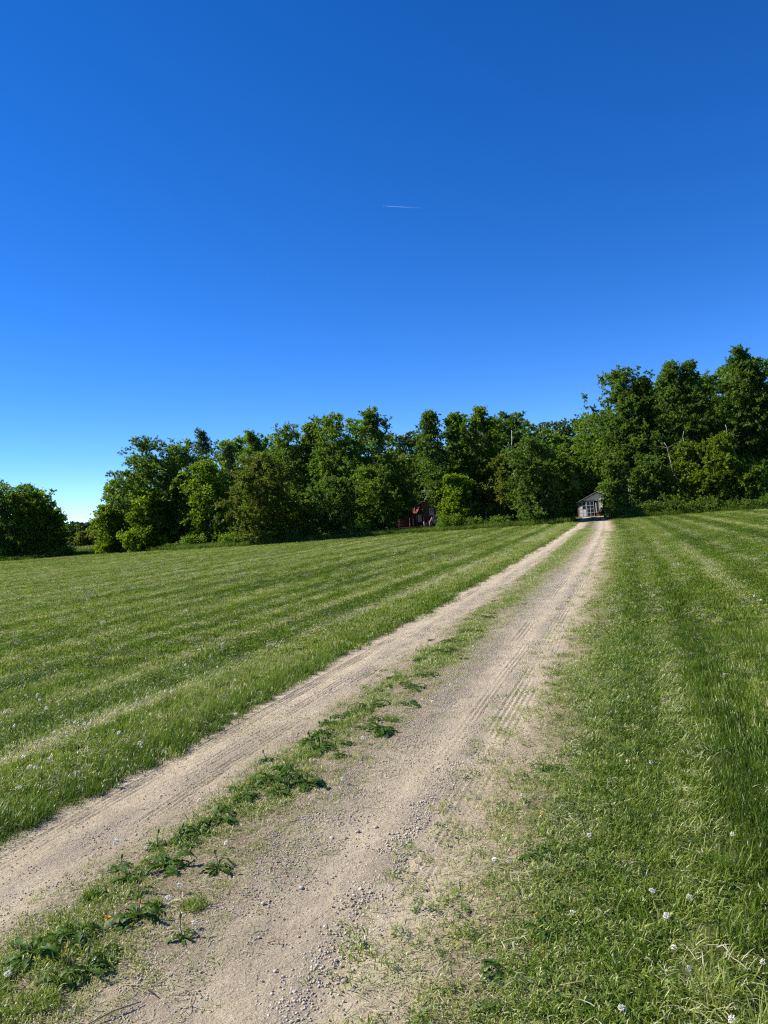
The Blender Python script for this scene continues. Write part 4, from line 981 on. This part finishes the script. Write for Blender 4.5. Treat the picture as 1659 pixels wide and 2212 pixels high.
# bare leaning trunks in the right wood
for i, (x, y, pts, lab) in enumerate([
    (27.0, 64.6, [(0, 0, 0), (-0.35, 0, 2.0), (-0.9, 0, 4.2), (-1.25, 0, 5.8), (-1.35, 0, 7.0)], 'pale bare trunk leaning left at the front of the right wood'),
    (25.3, 64.8, [(0, 0, 0), (-0.15, 0, 1.8), (-0.55, 0, 3.4), (-1.0, 0, 5.0), (-1.2, 0, 6.2)], 'forked grey trunk leaning left near the shed corner of the wood'),
    (29.7, 63.6, [(0, 0, 0), (-0.2, 0, 2.2), (-0.45, 0, 4.5), (-0.9, 0, 6.2), (-1.0, 0, 7.2)], 'thin pale trunk under the tallest pointed tree'),
    (31.9, 62.6, [(0, 0, 0), (-0.05, 0, 2.2), (-0.1, 0, 4.0), (-0.2, 0, 5.2)], 'short straight white trunk near the right edge of the wood'),
    (8.0, 69.6, [(0, 0, 0), (0, 0, 1.6), (-0.15, 0, 3.2), (-0.2, 0, 4.6)], 'slim white trunk in the aspen clump right of the cabin'),
    (6.9, 68.8, [(0, 0, 0), (-0.35, 0, 1.2), (-0.5, 0, 2.4), (-0.75, 0, 3.3)], 'crooked white trunk with a broken top beside the cabin')]):
    t = empty('bare_trunk', (x, y, 0))
    rg = np.random.default_rng(760 + i); ft = np.linspace(0, len(pts) - 1, 12)
    pts = [tuple(np.array([np.interp(f, range(len(pts)), [q[c] for q in pts]) for c in range(3)]) + (rg.normal(0, 0.07, 3) if f > 0 else 0)*np.array([1, 1, 0.3])) for f in ft]
    n = len(pts); MB().tube(pts, list(np.linspace(0.055, 0.018, n)), 7).build('trunk', M['bark_pale'], t, smooth=True)
    rg = np.random.default_rng(700 + i)
    for k in range(9):
        q = rg.uniform(0.15, 0.95)*(n-1); a = int(q); f = q - a; p = np.array(pts[a])*(1-f) + np.array(pts[min(a+1, n-1)])*f
        an = rg.uniform(0, 6.28); L = rg.uniform(0.4, 1.1); e = p + np.array([math.cos(an)*L, math.sin(an)*L, rg.uniform(-0.1, 0.5)])
        MB().tube([tuple(p), tuple((p+e)/2 + np.array([0, 0, 0.05])), tuple(e)], [0.022, 0.016, 0.006], 4).build('bare_branch', M['bark'], t)
    tag(t, lab, 'tree trunk', 'bare trunks at the wood edge')

# understorey shrubs along the foot of the wood
SHRUBS = [(5.9, 67.0, 1.3, 1.0, 'green grassy shrub in front of the cabin deck, lit by the sun'), (7.6, 66.6, 0.9, 0.9, 'low shrub beside the lit shrub, under the aspens'), (9.6, 66.0, 0.8, 0.9, 'low dark shrub at the foot of the aspen clump'),
    (19.9, 65.2, 1.6, 1.0, 'leafy shrub hiding the right half of the shed'), (20.4, 64.6, 1.3, 1.2, 'low shrub at the corner of the right wood'), (21.9, 64.2, 1.5, 1.1, 'shrub under the forked grey trunk'), (23.6, 63.8, 1.6, 1.2, 'shrub in front of the young maple-like sapling'),
    (25.2, 63.4, 1.2, 1.1, 'shrub at the foot of the pale leaning trunk'), (26.8, 62.8, 1.7, 1.2, 'full shrub under the bright sapling'), (28.3, 61.6, 1.2, 1.1, 'low shrub near the right end of the wood edge'), (30.0, 60.6, 1.4, 1.2, 'dark shrub at the right picture edge'),
    (-13.6, 69.0, 1.2, 1.3, 'low shrub left of the round olive tree'), (-8.4, 68.6, 1.1, 1.2, 'low shrub right of the round olive tree'), (-18.5, 73.5, 1.2, 1.3, 'low shrub under the yellowish medium tree'), (-2.6, 70.4, 1.2, 1.2, 'low shrub left of the shaded porch'),
    (-34.6, 82.5, 0.9, 1.2, 'low grassy shrub at the foot of the left clump'), (-41.5, 81.5, 1.1, 1.6, 'low shrub at the left picture edge'), (14.2, 68.5, 1.3, 1.3, 'dark shrub left of the driveway end'), (16.0, 72.0, 1.4, 1.2, 'shrub beside the shaded driveway end'),
    (20.2, 92.5, 1.3, 1.4, 'sunlit shrub behind the left corner of the shed')]
for i, (x, y, h, r, lab) in enumerate(SHRUBS):
    o = make_tree('shrub', 4000 + i, x, y, h*(0.75 if x > 20 and y < 70 else 1), r, 0.02, 'bush', 'cool' if x > 20 else 'green', 1900, 0.12, 0.7)
    tag(o, lab, 'shrub', 'shrubs along the foot of the wood')

# tall unmown grass between lawn and wood
rng = np.random.default_rng(909)
n = 16000
x = rng.uniform(-62, 46, n); lim = np.interp(x, [-60, -41, -36, -33, -27, -17, -12, -8, 1, 5, 12.5, 16.5, 19, 26, 31, 50], [80, 80, 79, 88, 79, 69, 66, 67, 68.5, 65.5, 62, 62, 63, 62, 58, 58])
y = lim + rng.exponential(3.2, n) + 0.1
s = road_s(x, y); ok = (np.abs(s - 0.1) > 1.9)
x, y = x[ok], y[ok]
scatter('tall_grass', P_TALL, np.stack([x, y, np.zeros(len(x))], 1), rng.uniform(0.4, 1.0, len(x)), rng.beta(2, 3, len(x)), rng, 0.1, 'tall unmown grass and weeds along the foot of the wood', 'grass')
n = 9000
y = rng.uniform(84, 230, n); x = rng.uniform(-0.62, -0.28, n)*y
scatter('meadow_grass', P_TALL, np.stack([x, y, np.zeros(len(x))], 1), rng.uniform(0.6, 1.3, len(x)), rng.beta(3, 1.7, len(x)), rng, 0.1, 'pale unmown meadow grass seen through the field gap', 'grass')

# ------------------------------------------------------------------ shed
M['metal_wall'] = simple_mat('white_grey_siding', (0.84, 0.85, 0.85), 0.55, 0.10, 2.0, stretch=(1, 1, 0.2))
M['roof_metal'] = simple_mat('galvanised_roof', (0.66, 0.66, 0.65), 0.4, 0.10, 2.0)
M['dark_wood'] = simple_mat('dark_trim', (0.045, 0.040, 0.038), 0.8, 0.3, 6.0)
M['brown_wood'] = simple_mat('brown_boards', (0.24, 0.11, 0.055), 0.8, 0.35, 6.0, stretch=(1, 1, 0.2))
M['white_paint'] = simple_mat('white_paint', (0.80, 0.80, 0.78), 0.5, 0.05, 5.0)
M['grey_paint'] = simple_mat('weathered_grey_paint', (0.52, 0.55, 0.58), 0.6, 0.15, 6.0)
M['orange_wood'] = simple_mat('orange_brown_panel', (0.50, 0.20, 0.07), 0.7, 0.25, 7.0)
M['tan_wood'] = simple_mat('tan_board', (0.62, 0.42, 0.22), 0.7, 0.15, 7.0)
M['red_paint'] = simple_mat('red_paint', (0.50, 0.06, 0.03), 0.5, 0.15, 7.0)
def glass_mat(name, col):
    m, nt, out = new_mat(name)
    p = nt.nodes.new('ShaderNodeBsdfPrincipled'); p.inputs['Base Color'].default_value = (*col, 1); p.inputs['Roughness'].default_value = 0.08
    p.inputs['Specular IOR Level'].default_value = 0.8
    tc = nt.nodes.new('ShaderNodeTexCoord'); nz = nt.nodes.new('ShaderNodeTexNoise'); nz.inputs['Scale'].default_value = 1.5
    nt.links.new(tc.outputs['Object'], nz.inputs['Vector'])
    b = nt.nodes.new('ShaderNodeBump'); b.inputs['Strength'].default_value = 0.15; b.inputs['Distance'].default_value = 0.05
    nt.links.new(nz.outputs['Fac'], b.inputs['Height']); nt.links.new(b.outputs[0], p.inputs['Normal'])
    nt.links.new(p.outputs[0], out.inputs['Surface'])
    return m
M['glass'] = glass_mat('dark_window_glass', (0.03, 0.04, 0.05))
shed = empty('shed', (21.95, 87.2, 0.0), R(-26))
W, EV, SL, D = 4.5, 1.66, 0.47, 6.0
rf = lambda x: EV + SL*min(x, W - x)
# front siding: one ribbed strip beside the other, cut out for the doors
n = 20
for k in range(n):
    x0, x1 = W*k/n, W*(k+1)/n - 0.012
    zb = 1.76 if (x1 > 0.06 and x0 < 1.86) or (x1 > 2.2 and x0 < 3.15) else 0.02
    y = -0.012 if k % 2 else 0.0
    pts = [(x0, y, zb), (x1, y, zb), (x1, y, rf(x1)), (x0, y, rf(x0))]
    if x0 < W/2 < x1: pts = pts[:3] + [(W/2, y, rf(W/2))] + pts[3:]
    b = MB(); b.poly(pts); b.poly([(p[0], p[1] + 0.03, p[2]) for p in reversed(pts)])
    m_ = len(pts)
    for j in range(m_):
        a, c = pts[j], pts[(j+1) % m_]; b.poly([a, (a[0], a[1]+0.03, a[2]), (c[0], c[1]+0.03, c[2]), c])
    b.build('wall_panel', M['metal_wall'], shed)
MB().box(0.0, 0.05, 0.035, D, 0, EV - 0.02).build('side_wall', M['brown_wood'], shed)
MB().box(W - 0.05, W, 0.035, D, 0, EV - 0.02).build('side_wall', M['brown_wood'], shed)
b = MB(); b.poly([(0.05, D, 0), (0.05, D, EV), (W/2, D, rf(W/2)), (W - 0.05, D, EV), (W - 0.05, D, 0)]); b.build('back_wall', M['brown_wood'], shed)
MB().box(0.05, W - 0.05, 0.3, D - 0.05, 0.005, 0.03).build('floor', M['dark_wood'], shed)
OV = 0.42
for sgn in (0, 1):
    def P(x, y, dz): return (x if not sgn else W - x, y, EV + SL*x + dz)
    for k in range(8):
        y0 = -0.16 + (D + 0.4)*k/8; y1 = -0.16 + (D + 0.4)*(k+1)/8 - 0.02
        b = MB()
        top = [P(-OV, y0, 0.07), P(-OV, y1, 0.07), P(W/2 - 0.005, y1, 0.07), P(W/2 - 0.005, y0, 0.07)]
        bot = [P(-OV, y0, 0.04), P(-OV, y1, 0.04), P(W/2 - 0.005, y1, 0.04), P(W/2 - 0.005, y0, 0.04)]
        b.poly(top); b.poly(bot[::-1])
        for j in range(4): b.poly([bot[j], bot[(j+1) % 4], top[(j+1) % 4], top[j]])
        b.build('roof_panel', M['roof_metal'], shed)
    MB().bar(P(-OV + 0.02, -0.13, -0.035), P(W/2, -0.13, -0.035), 0.03, 0.14).build('barge_board', M['dark_wood'], shed)
    MB().bar(P(-OV + 0.02, -0.11, -0.03), P(-OV + 0.02, D, -0.03), 0.03, 0.10).build('eave_board', M['dark_wood'], shed)
MB().box(-0.03, 0.06, -0.03, 0.06, 0, EV).build('corner_board', M['brown_wood'], shed)
# two sliding doors of framed panes
MB().box(0.02, 1.90, -0.10, -0.03, 1.70, 1.78).build('door_rail', M['dark_wood'], shed)
WHITE = {(0, 0), (1, 0), (0, 1), (1, 1), (0, 2)}
for li, (xa, xb, fm) in enumerate(((0.10, 0.95, 'grey_paint'), (1.0, 1.83, 'grey_paint'))):
    yf = -0.06 if li == 0 else -0.09
    f = MB(); cw = (xb - xa - 0.06)/2; rh = 1.62/4
    for x in (xa, xa + cw + 0.0, xb - 0.05): f.box(x, x + 0.05, yf, yf + 0.04, 0.05, 1.70)
    d = f.build('door', M[fm], shed)
    for rr in range(5): MB().box(xa + 0.051, xb - 0.051, yf + 0.003, yf + 0.036, 0.05 + rr*rh, 0.05 + rr*rh + 0.035).build('rail', M[fm], d)
    for c in range(2):
        for rr in range(4):
            white = li == 0 and (c, rr) in WHITE
            MB().box(xa + 0.055 + c*cw, xa + c*cw + cw - 0.005, yf + 0.012, yf + 0.024, 0.09 + rr*rh, 0.045 + (rr+1)*rh).build('pane', M['white_paint'] if white else M['glass'], d)
MB().box(0.955, 0.995, -0.085, -0.03, 0.03, 1.70).build('door_post', M['dark_wood'], shed)
MB().box(1.98, 2.08, -0.05, -0.016, 0.30, 1.60).build('white_post', M['white_paint'], shed)
MB().box(2.18, 2.28, -0.06, -0.016, 0.02, 1.70).build('door_jamb', M['dark_wood'], shed)
MB().box(2.18, 3.18, -0.065, -0.016, 1.702, 1.78).build('door_header', M['dark_wood'], shed)
d = MB().box(2.285, 3.10, -0.04, -0.01, 0.04, 1.70).build('side_door', M['grey_paint'], shed)
MB().box(2.62, 3.05, -0.052, -0.042, 0.30, 1.45).build('white_panel', M['white_paint'], d)
for z in (0.55, 0.85, 1.12): MB().box(2.80, 3.02, -0.062, -0.053, z, z + 0.10).build('dark_patch', M['dark_wood'], d)
tag(shed, 'small white-grey gabled shed with framed sliding doors at the end of the driveway', 'shed')

st = empty('work_stand', (23.4, 85.2, 0.0), R(-26))
MB().box(0, 0.85, 0.25, 0.30, 0.02, 0.46).build('back_panel', M['orange_wood'], st)
MB().box(-0.05, 0.70, 0, 0.24, 0.46, 0.50).build('top', M['tan_wood'], st)
b = MB(); pts = [(0.05, 0.05, 0.45), (0.62, 0.05, 0.45), (0.36, 0.05, 0.06)]
b.poly(pts); b.poly([(p[0], 0.12, p[2]) for p in pts[::-1]])
for j in range(3):
    a, c = pts[j], pts[(j+1) % 3]; b.poly([a, (a[0], 0.12, a[2]), (c[0], 0.12, c[2]), c])
b.build('brace', M['dark_wood'], st)
MB().box(0.04, 0.09, 0.13, 0.18, 0, 0.455).build('leg', M['brown_wood'], st); MB().box(0.60, 0.65, 0.13, 0.18, 0, 0.455).build('leg', M['brown_wood'], st)
b = MB(); b.bar((0.55, 0.12, 0.505), (0.82, 0.12, 0.66), 0.10, 0.09); b.build('red_box', M['red_paint'], st)
tag(st, 'small orange-brown wooden stand with dark triangular brace before the shed', 'stand')

# ------------------------------------------------------------------ cabin
M['log'] = simple_mat('red_brown_log', (0.20, 0.075, 0.04), 0.75, 0.35, 3.0, stretch=(0.3, 3, 3))
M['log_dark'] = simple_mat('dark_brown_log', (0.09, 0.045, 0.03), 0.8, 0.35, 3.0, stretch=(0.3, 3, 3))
M['red_roof'] = simple_mat('red_metal_roof', (0.42, 0.11, 0.10), 0.4, 0.12, 3.0)
M['stair_wood'] = simple_mat('weathered_pink_wood', (0.46, 0.30, 0.25), 0.8, 0.2, 5.0)
M['slab'] = simple_mat('pale_slab', (0.50, 0.48, 0.44), 0.9, 0.15, 5.0)
cab = empty('log_cabin', (4.65, 96.0, 0.0), R(-3))
def logrow(x0, x1, y, z0, z1, dia, mat, nm='log', holes=()):
    k = 0; z = z0
    while z < z1 - dia*0.5:
        segs = [(x0, x1)]
        for (hx0, hx1, hz0, hz1) in holes:
            if hz0 < z + dia/2 < hz1:
                ns = []
                for a, b_ in segs:
                    if hx1 <= a or hx0 >= b_: ns.append((a, b_)); continue
                    if hx0 > a: ns.append((a, hx0))
                    if hx1 < b_: ns.append((hx1, b_))
                segs = ns
        for a, b_ in segs:
            MB().tube([(a, y, z + dia/2), (b_, y, z + dia/2)], [dia*0.53]*2, 8).build(nm, M[mat], cab, smooth=True)
        z += dia; k += 1
CW, CE, CSL = 4.5, 3.1, 0.46
logrow(0.1, CW, 0, 0.6, 2.5, 0.17, 'log', holes=((1.0, 1.5, 1.55, 2.40), (1.42, 1.95, 0.6, 1.5)))
MB().box(0.05, CW, 0.02, 0.3, 0, 0.6).build('foundation', M['dark_wood'], cab)
for k in range(18):
    x0 = CW*k/18; x1 = CW*(k+1)/18 - 0.012
    h0, h1 = CE - 0.1 + CSL*min(x0, CW-x0), CE - 0.1 + CSL*min(x1, CW-x1)
    b = MB(); b.poly([(x0, -0.05, 2.5), (x1, -0.05, 2.5), (x1, -0.05, h1), (x0, -0.05, h0)]); b.poly([(x0, 0.0, h0), (x1, 0.0, h1), (x1, 0.0, 2.5), (x0, 0.0, 2.5)])
    b.poly([(x0, -0.05, 2.5), (x0, -0.05, h0), (x0, 0, h0), (x0, 0, 2.5)]); b.poly([(x1, -0.05, 2.5), (x1, 0, 2.5), (x1, 0, h1), (x1, -0.05, h1)])
    b.build('gable_board', M['log'], cab)
MB().box(0.0, 0.15, 0.1, 7.0, 0, CE).build('side_wall', M['log_dark'], cab); MB().box(CW - 0.15, CW, 0.1, 7.0, 0, CE).build('side_wall', M['log_dark'], cab)
MB().box(0.15, CW - 0.15, 6.9, 7.0, 0, CE).build('back_wall', M['log_dark'], cab)
for sgn in (0, 1):
    def Q(x, y, dz): return (x if not sgn else CW - x, y, CE + CSL*x + dz)
    for k in range(8):
        y0 = -0.6 + 8.2*k/8; y1 = -0.6 + 8.2*(k+1)/8 - 0.02
        b = MB(); top = [Q(-0.5, y0, 0.10), Q(-0.5, y1, 0.10), Q(CW/2, y1, 0.10), Q(CW/2, y0, 0.10)]; bot = [Q(-0.5, y0, 0.05), Q(-0.5, y1, 0.05), Q(CW/2, y1, 0.05), Q(CW/2, y0, 0.05)]
        b.poly(top); b.poly(bot[::-1])
        for j in range(4): b.poly([bot[j], bot[(j+1) % 4], top[(j+1) % 4], top[j]])
        b.build('roof_panel', M['roof_metal'], cab)
    MB().bar(Q(-0.48, -0.58, -0.02), Q(CW/2, -0.58, -0.02), 0.04, 0.16).build('barge_board', M['log_dark'], cab)
def window(x0, x1, z0, z1, y=-0.10):
    w = MB(); t = 0.06
    w.box(x0, x1, y, y + 0.08, z0, z0 + t).box(x0, x1, y, y + 0.08, z1 - t, z1).box(x0, x0 + t, y, y + 0.08, z0 + t, z1 - t).box(x1 - t, x1, y, y + 0.08, z0 + t, z1 - t)
    o = w.build('window', M['white_paint'], cab)
    MB().box(x0 + t, x1 - t, y + 0.03, y + 0.05, z0 + t, z1 - t).build('pane', M['glass'], o)
window(1.0, 1.5, 1.56, 2.40)
d = MB().box(1.43, 1.94, -0.08, -0.03, 0.6, 1.5).build('door', M['grey_paint'], cab)
MB().box(1.52, 1.85, -0.095, -0.082, 0.95, 1.42).build('pane', M['glass'], d)
# porch on the left
logrow(-3.1, 0.05, 0.12, 0.2, 2.6, 0.19, 'log_dark', holes=((-0.46, -0.06, 0.8, 1.7),))
window(-0.46, -0.06, 0.82, 1.68, 0.0)
for k in range(9):
    f0, f1 = k/9, (k+1)/9 - 0.006
    tl = lambda f: (-3.2 + 3.05*f, -0.05, 2.66); bl = lambda f: (-2.95 + 2.4*f, -2.05, 1.82)
    b = MB(); a = [bl(f0), bl(f1), tl(f1), tl(f0)]; z_ = 0.012 if k % 2 else 0.0
    tp_ = [(p[0], p[1], p[2] + 0.03 + z_) for p in a]; bt_ = [(p[0], p[1], p[2]) for p in a]
    b.poly(tp_); b.poly(bt_[::-1])
    for j in range(4): b.poly([bt_[j], bt_[(j+1) % 4], tp_[(j+1) % 4], tp_[j]])
    b.build('porch_roof_panel', M['red_roof'], cab)
for x in (-2.75, -1.5, -1.07, -0.62): MB().tube([(x, -1.9, 0), (x, -1.9, 1.86)], [0.055, 0.05], 8).build('porch_post', M['stair_wood'] if x in (-1.5, -1.07) else M['log_dark'], cab, smooth=True)
MB().box(-3.0, 0.1, -2.0, -0.02, 0.02, 0.22).build('porch_floor', M['log_dark'], cab)
MB().tube([(0.2, -0.4, 0.6), (0.2, -0.4, 2.55)], [0.09, 0.08], 8).build('corner_post', M['log_dark'], cab, smooth=True)
MB().box(0.12, 2.6, -1.4, -0.12, 0.50, 0.60).build('deck', M['stair_wood'], cab)
for k in range(4): MB().box(0.32, 1.22, -1.45 - 0.26*(k+1), -1.45 - 0.26*k, 0.44 - 0.13*k, 0.49 - 0.13*k).build('stair_tread', M['stair_wood'], cab)
MB().tube([(0.20, -1.4, 1.25), (0.34, -2.45, 0.25)], [0.05]*2, 7).build('stair_rail', M['stair_wood'], cab, smooth=True)
MB().tube([(1.22, -1.4, 1.2), (0.92, -2.45, 0.62)], [0.05]*2, 7).build('stair_rail', M['stair_wood'], cab, smooth=True)
MB().tube([(0.92, -2.45, 0), (0.90, -2.45, 0.85)], [0.055]*2, 7).build('newel_post', M['stair_wood'], cab, smooth=True)
MB().tube([(0.26, -2.4, 0), (0.22, -2.35, 0.8)], [0.055]*2, 7).build('newel_post', M['stair_wood'], cab, smooth=True)
MB().tube([(1.25, -1.4, 0.6), (1.27, -1.4, 1.25)], [0.05]*2, 7).build('newel_post', M['stair_wood'], cab, smooth=True)
tag(cab, 'red-brown log cabin with red metal porch roof half hidden among the trees', 'cabin')
slab = MB().box(0, 1.8, 0, 0.9, 0, 0.09).build('stepping_slab', M['slab'], None, (5.75, 92.2, 0.004)); slab.rotation_euler = (0, 0, R(-3))
tag(slab, 'long pale slab on the ground right of the cabin stairs', 'slab')
# satellite dish on the cabin roof
sdz = empty('satellite_dish', (5.25, 95.85, 3.55), R(-3))
MB().tube([(0, 0, 0), (0, 0, 0.75)], [0.025]*2, 7).build('mast', M['grey_paint'], sdz)
b = MB(); nr = 16; rings = []
for q, (rr_, dd) in enumerate(((0.0, 0.10), (0.13, 0.08), (0.24, 0.035), (0.32, -0.02))):
    rings.append([(rr_*math.cos(2*math.pi*k/nr), -0.06 + dd - 0.25*rr_*math.sin(2*math.pi*k/nr), 0.92 + 0.85*rr_*math.sin(2*math.pi*k/nr)) for k in range(nr)])
for q in range(3):
    for k in range(nr): b.poly([rings[q][k], rings[q][(k+1) % nr], rings[q+1][(k+1) % nr], rings[q+1][k]])
for q in range(3):
    for k in range(nr): b.poly([tuple(np.array(p) + (0, 0.015, 0)) for p in (rings[q+1][k], rings[q+1][(k+1) % nr], rings[q][(k+1) % nr], rings[q][k])])
b.build('dish', M['white_paint'], sdz, smooth=True)
MB().tube([(0, 0.02, 0.72), (0, -0.40, 0.80)], [0.012]*2, 5).build('feed_arm', M['grey_paint'], sdz); MB().tube([(0, -0.44, 0.80), (0, -0.36, 0.82)], [0.03]*2, 7).build('receiver', M['grey_paint'], sdz)
tag(sdz, 'white satellite dish on a mast on the cabin roof', 'satellite dish')

# ------------------------------------------------------------------ aeroplane and its contrail, some 24 km away
pl = empty('aeroplane', (653, 22000, 8953), R(-95))
MB().tube([(0, -28, 0), (0, -24, 0), (0, 20, 0), (0, 30, 1)], [0.6, 2.6, 2.6, 0.8], 10).build('fuselage', M['white_paint'], pl, smooth=True)
for sg in (-1, 1):
    b = MB(); p = [(sg*2, -6, -0.5), (sg*28, 9, 1), (sg*28, 12, 1), (sg*2, 4, -0.5)]
    b.poly(p); b.poly([(q[0], q[1], q[2] - 0.6) for q in p[::-1]])
    for j in range(4): a, c = p[j], p[(j+1) % 4]; b.poly([a, (a[0], a[1], a[2] - 0.6), (c[0], c[1], c[2] - 0.6), c])
    b.build('wing', M['white_paint'], pl)
    MB().box(min(sg*1, sg*10), max(sg*1, sg*10), 24, 28, 0.8, 1.3).build('tailplane', M['white_paint'], pl)
MB().box(-0.3, 0.3, 23, 29, 2, 10).build('tail_fin', M['white_paint'], pl)
tag(pl, 'tiny white aeroplane high in the sky at the head of the contrail', 'aeroplane')
def contrail_mat():
    m, nt, out = new_mat('contrail_ice'); L = nt.links
    a = nt.nodes.new('ShaderNodeAttribute'); a.attribute_type = 'GEOMETRY'; a.attribute_name = 'dens'
    tr = nt.nodes.new('ShaderNodeBsdfTransparent'); df = nt.nodes.new('ShaderNodeBsdfDiffuse'); df.inputs['Color'].default_value = (0.80, 0.87, 0.95, 1)
    tl = nt.nodes.new('ShaderNodeBsdfTranslucent'); tl.inputs['Color'].default_value = (0.80, 0.87, 0.95, 1)
    ad = nt.nodes.new('ShaderNodeMixShader'); ad.inputs[0].default_value = 0.5; L.new(df.outputs[0], ad.inputs[1]); L.new(tl.outputs[0], ad.inputs[2])
    mx = nt.nodes.new('ShaderNodeMixShader'); L.new(a.outputs['Fac'], mx.inputs[0]); L.new(tr.outputs[0], mx.inputs[1]); L.new(ad.outputs[0], mx.inputs[2])
    L.new(mx.outputs[0], out.inputs['Surface']); return m
A, B = np.array([705., 22000, 8941]), np.array([1850., 22110, 8836])
tt = np.linspace(0, 1, 30)
cv, cf = tube_arrays(A + (B - A)*tt[:, None], 8 + 12*tt**0.7, 10)
cmesh = np_mesh('contrail', cv, cf, contrail_mat(), {'dens': np.repeat(0.17*(1 - tt)**1.3*np.minimum(1, tt*12 + 0.4), 10)}, smooth=True)
ct = link('contrail', cmesh)
tag(ct, 'short thin white contrail fading to the right in the blue sky', 'contrail')

# ------------------------------------------------------------------ look-alikes are told apart by their order in the picture
bpy.context.view_layer.update()
_inv = cam.matrix_world.inverted()
_ONE = 'first second third fourth fifth sixth seventh eighth ninth tenth eleventh twelfth thirteenth fourteenth fifteenth sixteenth seventeenth eighteenth nineteenth'.split()
_TEN = {2: ('twenty', 'twentieth'), 3: ('thirty', 'thirtieth'), 4: ('forty', 'fortieth'), 5: ('fifty', 'fiftieth'), 6: ('sixty', 'sixtieth'), 7: ('seventy', 'seventieth'), 8: ('eighty', 'eightieth'), 9: ('ninety', 'ninetieth')}
def ordinal(n):
    if n < 20: return _ONE[n - 1]
    t, u = divmod(n, 10)
    return _TEN[t][1] if u == 0 else _TEN[t][0] + '-' + _ONE[u - 1]
_same = {}
for o in COL.objects:
    if o.parent is None and 'label' in o and 'category' in o: _same.setdefault(o['label'], []).append(o)
for lab, obs in _same.items():
    if len(obs) < 2: continue
    tree = obs[0]['category'] in ('tree', 'bush')
    def place(o):
        p = _inv @ o.matrix_world.translation
        return p.x/-p.z if tree else p.y/-p.z
    for k, o in enumerate(sorted(obs, key=place)):
        o['label'] = lab + ', ' + ordinal(k + 1) + (' from the left' if tree else ' counted up from the bottom')
